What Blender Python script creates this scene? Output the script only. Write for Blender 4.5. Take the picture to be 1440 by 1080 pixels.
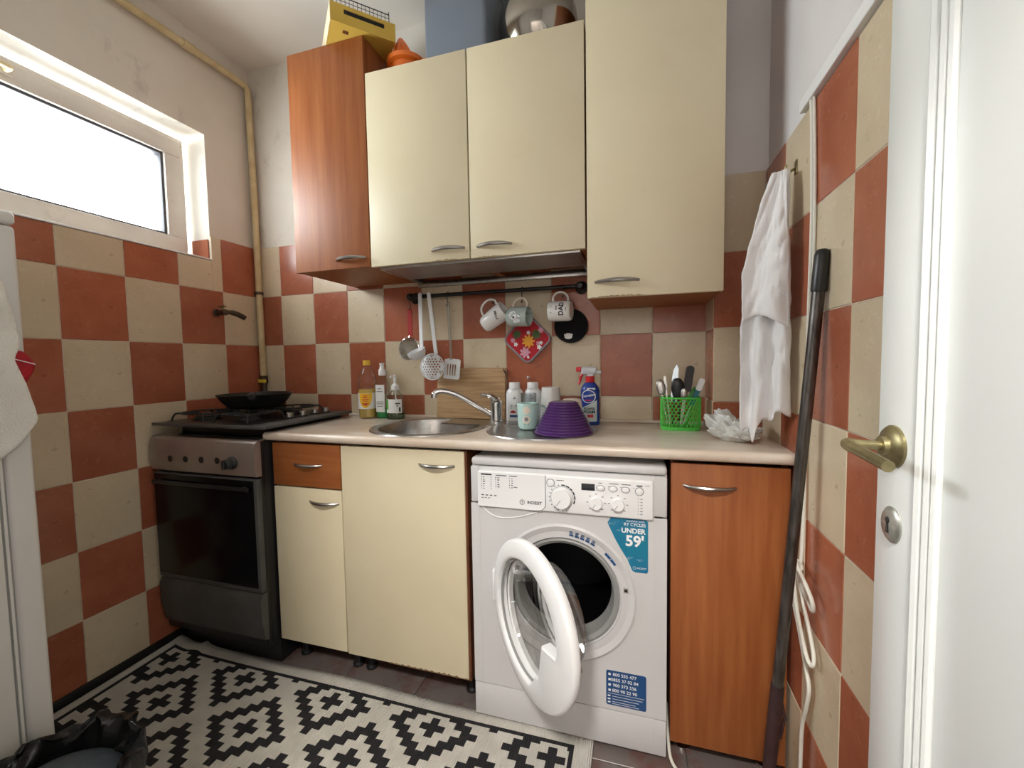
import bpy, bmesh, math, random
from mathutils import Vector, Matrix, noise, Euler
random.seed(7)
D = bpy.data
for o in list(D.objects):
    D.objects.remove(o)
COL = bpy.context.scene.collection
SC = bpy.context.scene
PI = math.pi

# ------------------------------------------------------------------ camera
# world: left wall x=0, right wall x=2.306, back wall y=0, room towards -y, floor z=0
FPX = 588.13
YAW, PIT, ROL = .2906, -.0556, -.0166
CAMP = Vector((1.899, -1.741, 1.181))
fw = Vector((-math.sin(YAW)*math.cos(PIT), math.cos(YAW)*math.cos(PIT), math.sin(PIT)))
rt = Vector((math.cos(YAW), math.sin(YAW), 0))
up = rt.cross(fw)
r2 = math.cos(ROL)*rt + math.sin(ROL)*up
u2 = -math.sin(ROL)*rt + math.cos(ROL)*up
cd = D.cameras.new('camera'); cam = D.objects.new('camera', cd); COL.objects.link(cam)
cd.sensor_width = 36; cd.lens = FPX/1440*36; cd.clip_start = .01; cd.clip_end = 60
m = Matrix((r2, u2, -fw)).transposed().to_4x4(); m.translation = CAMP
cam.matrix_world = m
SC.camera = cam

# ------------------------------------------------------------------ light
W = D.worlds.new('world'); SC.world = W; W.use_nodes = True
bgn = W.node_tree.nodes['Background']
bgn.inputs[0].default_value = (.925, .975, 1.0, 1); bgn.inputs[1].default_value = 15.0
pl = D.lights.new('window_portal', 'AREA'); pl.shape = 'RECTANGLE'; pl.size = .56; pl.size_y = 1.2
pl.cycles.is_portal = True
po = D.objects.new('window_portal', pl); COL.objects.link(po)
po.location = (-.19, -.85, 1.955); po.rotation_euler = (0, -PI/2, 0)
vs = SC.view_settings
vs.view_transform = 'Standard'; vs.look = 'None'; vs.exposure = 1.2; vs.gamma = 1; vs.use_curve_mapping = False
FILL_W = 32  # power of the fill light added in the unseen hall

# ------------------------------------------------------------------ materials
def mat(name, col=(.8,.8,.8), rough=.5, metal=0, noise_amt=0, nscale=8, col2=None, bump=0, bscale=60,
        rnd=0, trans=0, alpha=1, coat=0, spec=.5, stretch=None, detail=5, ior=1.45, emit=None, ramp=(.35,.68), sss=0, sheen=0):
    M = D.materials.new(name); M.use_nodes = True
    nt = M.node_tree; N = nt.nodes; L = nt.links; b = N['Principled BSDF']
    b.inputs['Roughness'].default_value = rough; b.inputs['Metallic'].default_value = metal
    b.inputs['IOR'].default_value = ior
    b.inputs['Specular IOR Level'].default_value = spec
    b.inputs['Transmission Weight'].default_value = trans; b.inputs['Alpha'].default_value = alpha
    b.inputs['Coat Weight'].default_value = coat
    if sheen: b.inputs['Sheen Weight'].default_value = sheen
    tc = N.new('ShaderNodeTexCoord'); src = tc.outputs['Object']
    if rnd or stretch:
        mp = N.new('ShaderNodeMapping'); L.new(src, mp.inputs[0])
        if stretch: mp.inputs['Scale'].default_value = stretch
        src = mp.outputs[0]
        if rnd:
            oi = N.new('ShaderNodeObjectInfo')
            mul = N.new('ShaderNodeMath'); mul.operation = 'MULTIPLY'; mul.inputs[1].default_value = 37.0
            L.new(oi.outputs['Random'], mul.inputs[0])
            L.new(mul.outputs[0], mp.inputs['Location'])
    cur = None
    if noise_amt or col2:
        nz = N.new('ShaderNodeTexNoise'); nz.inputs['Scale'].default_value = nscale; nz.inputs['Detail'].default_value = detail
        L.new(src, nz.inputs['Vector'])
        rp = N.new('ShaderNodeValToRGB')
        c2 = col2 if col2 else tuple(max(0, c*(1-noise_amt)) for c in col)
        rp.color_ramp.elements[0].position = ramp[0]; rp.color_ramp.elements[1].position = ramp[1]
        rp.color_ramp.elements[0].color = (*c2, 1); rp.color_ramp.elements[1].color = (*col, 1)
        L.new(nz.outputs['Fac'], rp.inputs[0]); cur = rp.outputs[0]
    if rnd:
        hv = N.new('ShaderNodeHueSaturation')
        mr = N.new('ShaderNodeMapRange'); mr.inputs['To Min'].default_value = 1-rnd; mr.inputs['To Max'].default_value = 1+rnd
        L.new(oi.outputs['Random'], mr.inputs['Value']); L.new(mr.outputs[0], hv.inputs['Value'])
        if cur: L.new(cur, hv.inputs['Color'])
        else: hv.inputs['Color'].default_value = (*col, 1)
        cur = hv.outputs[0]
    if cur: L.new(cur, b.inputs['Base Color'])
    else: b.inputs['Base Color'].default_value = (*col, 1)
    if bump:
        bz = N.new('ShaderNodeTexNoise'); bz.inputs['Scale'].default_value = bscale; bz.inputs['Detail'].default_value = 4
        L.new(src, bz.inputs['Vector'])
        bp = N.new('ShaderNodeBump'); bp.inputs['Strength'].default_value = bump; bp.inputs['Distance'].default_value = .004
        L.new(bz.outputs['Fac'], bp.inputs['Height']); L.new(bp.outputs[0], b.inputs['Normal'])
    if emit:
        b.inputs['Emission Color'].default_value = (*emit[:3], 1); b.inputs['Emission Strength'].default_value = emit[3]
    return M

def add_stains(M, col, scale, lo, hi, amt, stretch=(1,1,1)):
    """mix a second noise layer of grime over the base colour"""
    nt = M.node_tree; N = nt.nodes; L = nt.links; b = N['Principled BSDF']
    tc = N.new('ShaderNodeTexCoord'); mp = N.new('ShaderNodeMapping'); mp.inputs['Scale'].default_value = stretch
    L.new(tc.outputs['Object'], mp.inputs[0])
    nz = N.new('ShaderNodeTexNoise'); nz.inputs['Scale'].default_value = scale; nz.inputs['Detail'].default_value = 8
    nz.inputs['Roughness'].default_value = .65
    L.new(mp.outputs[0], nz.inputs['Vector'])
    mr = N.new('ShaderNodeMapRange'); mr.inputs['From Min'].default_value = lo; mr.inputs['From Max'].default_value = hi
    mr.inputs['To Max'].default_value = amt; mr.clamp = True
    L.new(nz.outputs['Fac'], mr.inputs['Value'])
    mx = N.new('ShaderNodeMix'); mx.data_type = 'RGBA'; L.new(mr.outputs[0], mx.inputs['Factor'])
    bc = b.inputs['Base Color']
    if bc.is_linked:
        L.new(bc.links[0].from_socket, mx.inputs['A'])
    else: mx.inputs['A'].default_value = bc.default_value
    mx.inputs['B'].default_value = (*col, 1); L.new(mx.outputs['Result'], bc)

def wood(name, dark, light, axis='Z', rough=.35, scale=1.0, coat=0):
    st = {'Z': (9, 9, .55), 'X': (.55, 9, 9), 'Y': (9, .55, 9)}[axis]
    M = mat(name, light, rough, col2=dark, nscale=5*scale, stretch=st, detail=8, coat=coat, ramp=(.3,.7))
    add_stains(M, tuple(c*.62 for c in dark), 26*scale, .56, .75, .45, stretch=tuple(s*.8 for s in st))
    return M

def glass(name, col=(1,1,1), rough=.0, gloss=.08):
    M = D.materials.new(name); M.use_nodes = True; nt = M.node_tree; N = nt.nodes; L = nt.links
    out = N['Material Output']; N.remove(N['Principled BSDF'])
    t = N.new('ShaderNodeBsdfTransparent'); t.inputs[0].default_value = (*col, 1)
    g = N.new('ShaderNodeBsdfGlossy'); g.inputs['Roughness'].default_value = .03 + rough
    lw = N.new('ShaderNodeLayerWeight'); lw.inputs['Blend'].default_value = .25
    mm = N.new('ShaderNodeMath'); mm.operation = 'MULTIPLY_ADD'; mm.inputs[1].default_value = .55; mm.inputs[2].default_value = gloss
    L.new(lw.outputs['Fresnel'], mm.inputs[0])
    x = N.new('ShaderNodeMixShader'); L.new(mm.outputs[0], x.inputs[0]); L.new(t.outputs[0], x.inputs[1]); L.new(g.outputs[0], x.inputs[2])
    L.new(x.outputs[0], out.inputs[0])
    return M

M_red = mat('tile_red', (.40,.130,.070), .22, col2=(.31,.090,.046), nscale=9, rnd=.10, bump=.05, bscale=40, ramp=(.25,.7))
add_stains(M_red, (.52,.20,.12), 55, .57, .70, .5)
add_stains(M_red, (.14,.045,.028), 30, .61, .70, .55, (1,1,1.8))
M_cream = mat('tile_cream', (.66,.555,.40), .24, col2=(.57,.465,.32), nscale=7, rnd=.06, bump=.05, bscale=40, ramp=(.25,.75))
add_stains(M_cream, (.34,.25,.15), 26, .60, .70, .6, (1,1,1.8))
add_stains(M_cream, (.74,.66,.50), 60, .57, .70, .5)
M_grout = mat('grout', (.66,.55,.44), .85, noise_amt=.35, nscale=30)
M_wallL = mat('plaster_aged', (.76,.72,.65), .8, col2=(.68,.63,.55), nscale=3, bump=.15, bscale=30)
add_stains(M_wallL, (.17,.14,.11), 5, .60, .80, .6, (1.2,1.2,.8))
M_wallR = mat('plaster_white', (.72,.70,.69), .8, col2=(.66,.63,.62), nscale=3, bump=.1, bscale=30)
M_ceil = mat('ceiling_paint', (.82,.78,.71), .85, col2=(.75,.70,.62), nscale=2, bump=.1, bscale=25)
M_pvc = mat('pvc_white', (.78,.74,.68), .35, noise_amt=.12, nscale=6)
add_stains(M_pvc, (.25,.21,.17), 9, .62, .8, .35)
M_gasket = mat('gasket', (.09,.09,.10), .6)
M_glass = glass('pane_glass', (.97,.98,.98))
M_pipe = mat('pipe_paint', (.66,.55,.33), .4, col2=(.55,.43,.23), nscale=20)
add_stains(M_pipe, (.25,.15,.07), 30, .62, .75, .6)
M_orange = wood('alder_laminate', (.27,.075,.018), (.37,.125,.036), 'Z', .50)
M_orangeX = wood('alder_laminate_cross', (.27,.075,.018), (.37,.125,.036), 'X', .46)
M_orange_in = mat('alder_inner', (.16,.05,.02), .5, noise_amt=.3, nscale=12)
M_creamdoor = mat('cream_laminate', (.73,.645,.455), .42, col2=(.70,.61,.42), nscale=4, bump=.03, bscale=120)
add_stains(M_creamdoor, (.30,.22,.12), 30, .70, .80, .5)
M_edge = mat('door_edge_worn', (.45,.33,.18), .7, noise_amt=.4, nscale=40)
M_chip = mat('bare_chipboard', (.30,.18,.09), .9, noise_amt=.5, nscale=90)
M_counter = mat('marble_laminate', (.72,.63,.53), .25, col2=(.58,.455,.35), nscale=3.2, detail=8, stretch=(.8,2.2,2), ramp=(.32,.62))
add_stains(M_counter, (.78,.70,.63), 7, .52, .68, .6, (.7,2,2))
add_stains(M_counter, (.40,.29,.22), 9, .62, .70, .4, (.6,2.4,2))
M_steel = mat('brushed_steel', (.50,.49,.47), .28, 1, noise_amt=.2, nscale=60)
M_steelp = mat('panel_steel', (.50,.45,.42), .42, .75, noise_amt=.25, nscale=5, bump=.02)
M_chrome = mat('chrome', (.72,.72,.72), .12, 1)
M_handle = mat('handle_nickel', (.36,.34,.32), .32, 1)
M_black = mat('black_enamel', (.012,.012,.013), .3)
M_ovenglass = mat('oven_glass', (.004,.004,.005), .22, spec=.22)
M_dgrey = mat('dark_grey_enamel', (.085,.085,.083), .42, noise_amt=.3, nscale=8)
M_iron = mat('cast_iron', (.018,.017,.017), .5)
M_rubber = mat('rubber', (.02,.02,.02), .7)
M_white = mat('appliance_white', (.64,.63,.63), .3, noise_amt=.05, nscale=3)
add_stains(M_white, (.35,.30,.26), 24, .70, .80, .4)
M_whitep = mat('plastic_white', (.82,.82,.82), .3)
M_greyp = mat('grey_rubber_seal', (.30,.30,.29), .5)
M_drum = mat('drum_dark', (.010,.010,.012), .35, .6)
M_ink = mat('ink_black', (.03,.03,.035), .6)
M_inkgrey = mat('ink_grey', (.25,.25,.27), .6)
M_lcd = mat('lcd', (.03,.032,.036), .15)
M_blue = mat('sticker_blue', (.015,.16,.33), .3, col2=(.01,.20,.30), nscale=9)
add_stains(M_blue, (.55,.65,.70), 14, .62, .72, .7, (1,1,2))
M_navy = mat('sticker_navy', (.012,.07,.21), .3)
M_paper = mat('print_white', (.85,.85,.85), .5)
M_doorp = mat('door_paint', (.80,.82,.80), .28, noise_amt=.04, nscale=3, bump=.05, bscale=40)
add_stains(M_doorp, (.45,.46,.46), 26, .72, .80, .5)
M_brass = mat('aged_brass', (.42,.36,.19), .38, .85, noise_amt=.45, nscale=30)
M_zinc = mat('worn_nickel', (.55,.55,.50), .35, .8, noise_amt=.3, nscale=40)
M_cloth = mat('white_cotton', (.82,.80,.80), .9, noise_amt=.06, nscale=10, bump=.3, bscale=160, sheen=.3)
M_terry = mat('terry_white', (.83,.81,.74), .95, bump=1, bscale=260, sheen=.5)
M_redcloth = mat('red_cloth', (.55,.015,.03), .7, noise_amt=.3, nscale=20, bump=.3, bscale=90)
M_fridge = mat('fridge_white', (.70,.69,.67), .35, noise_amt=.05, nscale=4)
M_rugw = mat('rug_white', (.62,.59,.53), .85, noise_amt=.15, nscale=14)
M_rugb = mat('rug_black', (.018,.017,.020), .8, noise_amt=.3, nscale=20)
for RM in (M_rugw, M_rugb):
    nt = RM.node_tree; N = nt.nodes; L = nt.links
    tc = N.new('ShaderNodeTexCoord'); wv = N.new('ShaderNodeTexWave'); wv.wave_type = 'BANDS'; wv.bands_direction = 'X'
    wv.inputs['Scale'].default_value = 52; wv.inputs['Distortion'].default_value = .3
    bp = N.new('ShaderNodeBump'); bp.inputs['Strength'].default_value = .6; bp.inputs['Distance'].default_value = .003
    L.new(tc.outputs['Object'], wv.inputs[0]); L.new(wv.outputs['Fac'], bp.inputs['Height']); L.new(bp.outputs[0], N['Principled BSDF'].inputs['Normal'])
M_floortile = mat('floor_tile_red', (.16,.045,.03), .3, col2=(.10,.03,.02), nscale=8, rnd=.1)
add_stains(M_floortile, (.17,.155,.145), 6, .36, .56, .85)
M_floorb = mat('floor_grime', (.10,.09,.08), .8, noise_amt=.5, nscale=14)
M_skirt = mat('black_skirting', (.012,.012,.012), .45)
M_bagblack = mat('bin_bag', (.012,.013,.014), .22, noise_amt=.3, nscale=12, bump=.5, bscale=14)
M_lidgrey = mat('bin_lid_grey', (.10,.125,.15), .35, noise_amt=.25, nscale=40)
M_bagwhite = mat('white_plastic_film', (.80,.80,.76), .3, trans=.25, noise_amt=.08, nscale=12)
M_green = mat('green_plastic', (.10,.62,.08), .35)
M_purple = mat('purple_plastic', (.085,.03,.145), .22)
M_mint = mat('mint_glaze', (.50,.70,.66), .2)
M_grey_mug = mat('grey_green_glaze', (.44,.52,.49), .2)
M_mugw = mat('white_glaze', (.80,.79,.76), .15)
M_mugc = mat('cream_glaze', (.80,.71,.60), .3)
M_boardw = wood('beech_board', (.34,.19,.085), (.56,.37,.19), 'X', .55, 2.2)
M_cap_y = mat('yellow_cap', (.80,.50,.05), .4)
M_pet = glass('clear_plastic', (.985,.985,.98), gloss=.025)
M_oil = mat('oil', (.82,.60,.16), .1, alpha=.75)
M_petg = glass('clear_plastic_green', (.96,.98,.96), gloss=.03)
M_soap = mat('green_soap', (.03,.33,.09), .1)
M_soap2 = glass('pale_soap', (.60,.78,.58), gloss=.04)
M_labely = mat('label_yellow', (.90,.52,.03), .4)
M_labelg = mat('label_green', (.10,.42,.06), .4)
M_labelw = mat('label_white', (.82,.82,.80), .4)
M_redp = mat('red_plastic', (.65,.03,.04), .3)
M_redt = mat('red_translucent', (.55,.06,.06), .25, trans=.3)
M_bluep = mat('bottle_blue', (.012,.05,.30), .3)
M_smoke = mat('clear_trigger', (.75,.78,.82), .2, trans=.3)
M_box_y = mat('yellow_card', (.68,.46,.08), .6, col2=(.60,.39,.06), nscale=6)
M_box_edge = mat('card_edge', (.80,.68,.45), .8)
M_bluebox = mat('blue_grey_plastic', (.20,.235,.29), .45, noise_amt=.08, nscale=4)
M_orangep = mat('orange_plastic', (.85,.18,.02), .3, coat=.3)
M_silicone = mat('white_melamine', (.80,.81,.82), .35)
M_clearp = glass('clear_acrylic', (.80,.81,.80), gloss=.22)
M_mesh = mat('wire_mesh', (.33,.32,.30), .45, .7, alpha=.72)
M_blackp = mat('black_plastic', (.015,.015,.016), .35)
M_pole = mat('pole_steel', (.16,.15,.14), .38, .85, col2=(.07,.06,.055), nscale=14, stretch=(6,6,1))
M_polew = mat('pole_lower', (.05,.022,.022), .6, noise_amt=.4, nscale=20)
M_cable = mat('cable_white', (.74,.72,.64), .45)
M_flowery = mat('print_orange', (.85,.40,.05), .8)
M_flowerg = mat('print_green', (.08,.13,.05), .8)
M_flowerp = mat('print_pink', (.70,.35,.45), .8)
M_piping = mat('grey_piping', (.30,.27,.30), .85)
M_teal = mat('teal_plastic', (.02,.16,.20), .35)
M_knife = mat('knife_blade', (.62,.72,.80), .22, .8)
M_yellowvalve = mat('valve_yellow', (.75,.58,.05), .5)
M_darkmetal = mat('tarnished_brass', (.09,.07,.05), .45, .7)
M_glassw = glass('tumbler_glass', (.90,.92,.93), gloss=.12)
M_fill_lamp = mat('fill_lamp_glass', (.9,.9,.85), .5, emit=(1,.93,.82,3))  # glowing shade of the added fill lamp

# ------------------------------------------------------------------ helpers
LOC = {}
def new_bm(): return bmesh.new()
def thing(name, label, cat, loc=(0,0,0), group=None):
    o = D.objects.new(name, None); COL.objects.link(o); o.location = loc; o.empty_display_size = .05
    o['label'] = label; o['category'] = cat
    if group: o['group'] = group
    LOC[o.name] = Vector(loc)
    return o
def obj(name, bm, mt, parent=None, smooth=True, solid=0, wire=0, label=None, cat=None, kind=None, group=None, subsurf=0, ang=38, solid_off=-1):
    """link a bmesh given in WORLD coordinates as one mesh object"""
    me = D.meshes.new(name)
    bmesh.ops.recalc_face_normals(bm, faces=bm.faces[:]) if not solid and not wire else None
    if parent is not None: org = LOC[parent.name]
    else:
        vs_ = [v.co for v in bm.verts]
        org = Vector(((min(v.x for v in vs_)+max(v.x for v in vs_))/2, (min(v.y for v in vs_)+max(v.y for v in vs_))/2, min(v.z for v in vs_)))
    bmesh.ops.translate(bm, verts=bm.verts[:], vec=-org)
    bm.to_mesh(me); bm.free()
    for p in me.polygons: p.use_smooth = smooth
    if smooth: me.set_sharp_from_angle(angle=math.radians(ang))
    for mm_ in (mt if isinstance(mt, (list, tuple)) else [mt]): me.materials.append(mm_)
    o = D.objects.new(name, me); COL.objects.link(o)
    if parent is not None: o.parent = parent
    else: o.location = org
    LOC[o.name] = org
    if solid:
        s = o.modifiers.new('s', 'SOLIDIFY'); s.thickness = solid; s.offset = solid_off
    if wire:
        s = o.modifiers.new('w', 'WIREFRAME'); s.thickness = wire; s.use_even_offset = False; s.offset = 0
    if subsurf:
        s = o.modifiers.new('ss', 'SUBSURF'); s.levels = subsurf; s.render_levels = subsurf
    if label: o['label'] = label
    if cat: o['category'] = cat
    if kind: o['kind'] = kind
    if group: o['group'] = group
    return o
def box(bm, x0, x1, y0, y1, z0, z1, b=0, seg=2, M=None):
    mt = Matrix.Translation(((x0+x1)/2, (y0+y1)/2, (z0+z1)/2)) @ Matrix.Diagonal((abs(x1-x0), abs(y1-y0), abs(z1-z0), 1))
    if M is not None: mt = M @ mt
    g = bmesh.ops.create_cube(bm, size=1, matrix=mt)
    if b:
        es = list({e for v in g['verts'] for e in v.link_edges})
        bmesh.ops.bevel(bm, geom=es, offset=b, segments=seg, profile=.5, affect='EDGES', clamp_overlap=True)
    return bm
def lathe(bm, prof, seg=32, M=None, sx=1, sy=1):
    M = M or Matrix.Identity(4); rings = []
    for r, z in prof:
        if r < 1e-6: rings.append([bm.verts.new(M @ Vector((0, 0, z)))])
        else: rings.append([bm.verts.new(M @ Vector((r*sx*math.cos(2*PI*k/seg), r*sy*math.sin(2*PI*k/seg), z))) for k in range(seg)])
    for a, b in zip(rings[:-1], rings[1:]):
        if len(a) == 1 and len(b) == 1: continue
        for k in range(seg):
            k2 = (k+1) % seg
            if len(a) == 1: bm.faces.new((a[0], b[k2], b[k]))
            elif len(b) == 1: bm.faces.new((a[k], a[k2], b[0]))
            else: bm.faces.new((a[k], a[k2], b[k2], b[k]))
    return bm
def T(x, y, z): return Matrix.Translation((x, y, z))
def RX(a): return Matrix.Rotation(math.radians(a), 4, 'X')
def RY(a): return Matrix.Rotation(math.radians(a), 4, 'Y')
def RZ(a): return Matrix.Rotation(math.radians(a), 4, 'Z')
def tube(bm, pts, r, seg=10, closed=False):
    pts = [Vector(p) for p in pts]; n = len(pts)
    rr = r if isinstance(r, (list, tuple)) else [r]*n
    tg = []
    for i in range(n):
        if closed: t = pts[(i+1) % n]-pts[i-1]
        else: t = pts[min(i+1, n-1)]-pts[max(i-1, 0)]
        tg.append(t.normalized())
    nrm = tg[0].orthogonal().normalized(); rings = []
    for i in range(n):
        nrm = (nrm - tg[i]*nrm.dot(tg[i])).normalized(); bn = tg[i].cross(nrm)
        rings.append([bm.verts.new(pts[i] + rr[i]*(math.cos(2*PI*k/seg)*nrm + math.sin(2*PI*k/seg)*bn)) for k in range(seg)])
    pr = list(zip(rings[:-1], rings[1:])) + ([(rings[-1], rings[0])] if closed else [])
    for a, b in pr:
        for k in range(seg): bm.faces.new((a[k], a[(k+1) % seg], b[(k+1) % seg], b[k]))
    if not closed:
        bm.faces.new(rings[0][::-1]); bm.faces.new(rings[-1])
    return bm
def smoothpath(pts, n=8, closed=False):
    P = [Vector(p) for p in pts]; out = []; c = len(P)
    for i in range(c if closed else c-1):
        g = (lambda k: P[k % c]) if closed else (lambda k: P[min(max(k, 0), c-1)])
        p0, p1, p2, p3 = g(i-1), g(i), g(i+1), g(i+2)
        for k in range(n):
            t = k/n
            out.append(.5*((2*p1)+(-p0+p2)*t+(2*p0-5*p1+4*p2-p3)*t*t+(-p0+3*p1-3*p2+p3)*t**3))
    if not closed: out.append(P[-1])
    return out
def prism(bm, poly, h, M=None):
    """poly in XY of M, extruded along +Z of M"""
    M = M or Matrix.Identity(4)
    a = [bm.verts.new(M @ Vector((x, y, 0))) for x, y in poly]; b = [bm.verts.new(M @ Vector((x, y, h))) for x, y in poly]
    n = len(poly)
    bm.faces.new(a[::-1]); bm.faces.new(b)
    for i in range(n): bm.faces.new((a[i], a[(i+1) % n], b[(i+1) % n], b[i]))
    return bm
def rrect(w, h, r, n=5):
    out = []
    for cx, cy, a0 in ((w/2-r, h/2-r, 0), (-w/2+r, h/2-r, 90), (-w/2+r, -h/2+r, 180), (w/2-r, -h/2+r, 270)):
        for k in range(n+1):
            a = math.radians(a0+90*k/n); out.append((cx+r*math.cos(a), cy+r*math.sin(a)))
    return out
def circ(r, n=24, cx=0, cy=0, a0=0, a1=360):
    full = abs(a1-a0) >= 360
    return [(cx+r*math.cos(math.radians(a0+(a1-a0)*k/(n if full else n-1))), cy+r*math.sin(math.radians(a0+(a1-a0)*k/(n if full else n-1)))) for k in range(n)]
def sheet(bm, f, nu, nv, closed_u=False):
    g = [[bm.verts.new(f(i/nu, j/nv)) for i in range(nu if closed_u else nu+1)] for j in range(nv+1)]
    for j in range(nv):
        for i in range(nu):
            i2 = (i+1) % nu if closed_u else i+1
            bm.faces.new((g[j][i], g[j][i2], g[j+1][i2], g[j+1][i]))
    return bm
def text_geo(s, size, off=0):
    cu = D.curves.new('t', 'FONT'); cu.body = s; cu.offset = off; cu.size = size; cu.align_x = 'CENTER'; cu.align_y = 'CENTER'; cu.resolution_u = 3
    o = D.objects.new('t', cu); me = D.meshes.new_from_object(o)
    vv = [(v.co.x, v.co.y) for v in me.vertices]; ff = [tuple(p.vertices) for p in me.polygons]
    D.objects.remove(o); D.curves.remove(cu); D.meshes.remove(me)
    return vv, ff
def text(bm, s, size, f, bold=0, sx=1):
    """f maps text plane (x right, y up) to world"""
    vv, ff = text_geo(s, size, bold)
    v = [bm.verts.new(f(x*sx, y)) for x, y in vv]
    for q in ff:
        try: bm.faces.new([v[k] for k in q])
        except ValueError: pass
    return bm
def flat(bm, poly, f):
    v = [bm.verts.new(f(x, y)) for x, y in poly]
    bm.faces.new(v); return bm
def rect(bm, x0, x1, y0, y1, f): return flat(bm, [(x0,y0),(x1,y0),(x1,y1),(x0,y1)], f)

# ------------------------------------------------------------------ room shell
XR, CEIL, YF = 2.306, 2.67, -1.87
ZA = 1.03                 # a horizontal joint line that runs round the room
TW, TH, TT = .2, .25, .008
def struct(name, bm, mt, smooth=False): return obj(name, bm, mt, None, smooth, kind='structure')
# floor
bm = new_bm(); box(bm, -.25, XR+.2, -3.4, .15, -.12, -.008); floor = struct('floor', bm, M_floorb)
fm = {}
def tile_mesh(w, h, mt, tag):
    key = (round(w,4), round(h,4), mt.name, tag)
    if key in fm: return fm[key]
    b_ = new_bm(); box(b_, -w/2, w/2, -TT, 0, -h/2, h/2, .0016, 1)
    me = D.meshes.new('tile'); b_.to_mesh(me); b_.free(); me.materials.append(mt); fm[key] = me
    return me
def tile(parent, w, h, mt, loc, rz=0, rx=0):
    o = D.objects.new('tile', tile_mesh(w-.0022, h-.0022, mt, 'w')); COL.objects.link(o); o.parent = parent
    o.location = Vector(loc) - LOC[parent.name]; o.rotation_euler = (rx, 0, rz)
    return o
FT = .30
for i in range(8):
    for j in range(7):
        x0 = -.06+i*FT; y1 = .05-j*FT
        a, b = max(x0, .0), min(x0+FT, XR); c, d = max(y1-FT, YF), min(y1, 0)
        if b-a < .02 or d-c < .02: continue
        tile(floor, b-a, d-c, M_floortile, ((a+b)/2, (c+d)/2, -.0085), 0, -PI/2)
# walls
WIN = (-1.45, -.246, 1.675, 2.238)     # y0,y1,z0,z1 of the window opening
bm = new_bm()
box(bm, -.25, 0, YF-.1, WIN[0], -.0, CEIL); box(bm, -.25, 0, WIN[1], .15, -.0, CEIL)
box(bm, -.25, 0, WIN[0], WIN[1], -.0, WIN[2]); box(bm, -.25, 0, WIN[0], WIN[1], WIN[3], CEIL)
wallL = struct('wall_left', bm, M_wallL)
bm = new_bm(); box(bm, 0, XR, 0, .15, 0, CEIL); wallB = struct('wall_back', bm, M_wallL)
bm = new_bm(); box(bm, XR, XR+.15, YF-.1, .15, 0, CEIL); wallR = struct('wall_right', bm, M_wallR)
PX, PY = 2.155, -.175
bm = new_bm(); box(bm, PX, XR, PY, 0, 0, CEIL); wallP = struct('wall_corner', bm, M_wallR)
bm = new_bm(); box(bm, -.25, XR+.15, YF-.1, .15, CEIL, CEIL+.1); struct('ceiling', bm, M_ceil)
bm = new_bm(); box(bm, 0, 1.36, YF-.1, YF, 0, CEIL); box(bm, 1.36, 2.27, YF-.1, YF, 2.08, CEIL); box(bm, 2.27, XR, YF-.1, YF, 0, CEIL)
struct('wall_front', bm, M_wallR)
# hall behind the camera
bm = new_bm(); box(bm, .3, .4, -3.4, YF-.1, 0, CEIL); struct('wall_hall_left', bm, M_wallR)
bm = new_bm(); box(bm, 3.2, 3.3, -3.4, YF-.1, 0, CEIL); box(bm, XR+.15, 3.3, YF-.2, YF-.1, 0, CEIL); struct('wall_hall_right', bm, M_wallR)
bm = new_bm(); box(bm, .3, 3.3, -3.5, -3.4, 0, CEIL); struct('wall_hall_front', bm, M_wallR)
bm = new_bm(); box(bm, .3, 3.3, -3.5, YF-.1, CEIL, CEIL+.1); struct('ceiling_hall', bm, M_ceil)
bm = new_bm(); box(bm, XR+.2, 3.3, -3.4, YF-.1, -.12, -.008); struct('floor_hall', bm, M_floorb)
lm = thing('fill_lamp', 'added opal fill lamp on the ceiling of the unseen hall', 'lamp', (1.75, -2.6, CEIL))  # made-up lamp out of view, added as soft fill for the kitchen
bm = new_bm(); lathe(bm, [(0,CEIL), (.13,CEIL), (.13,CEIL-.02), (0,CEIL-.02)], 32, T(1.75,-2.6,0)); obj('base', bm, M_whitep, lm)
bm = new_bm(); lathe(bm, [(.12,CEIL-.02), (.125,CEIL-.05), (.09,CEIL-.09), (0,CEIL-.105)], 32, T(1.75,-2.6,0)); obj('shade', bm, M_fill_lamp, lm)
ld = D.lights.new('hall_fill', 'AREA'); ld.shape = 'DISK'; ld.size = .26; ld.energy = FILL_W; ld.color = (1, .96, .90)  # added fill light behind the camera
lo = D.objects.new('hall_fill_light', ld); COL.objects.link(lo); lo.location = (1.75, -2.6, CEIL-.115); 

def grout_bed(parent, *bs):
    b_ = new_bm()
    for q in bs: box(b_, *q)
    obj('grout_bed', b_, M_grout, parent, False)
GT = .0062
grout_bed(wallL, (0, GT, YF, -.008, .05, WIN[2]-.008), (0, GT, WIN[1], -.008, WIN[2]-.008, ZA+.748))
grout_bed(wallB, (.002, PX-.009, -GT, 0, .54, ZA+.748))
grout_bed(wallP, (PX-GT, XR-.008, PY-GT, PY, .79, ZA+.748), (PX-GT, PX, PY, -.008, .79, ZA+.748))
grout_bed(wallR, (XR-GT, XR, YF, PY-.009, 0, ZA+.748))
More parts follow.
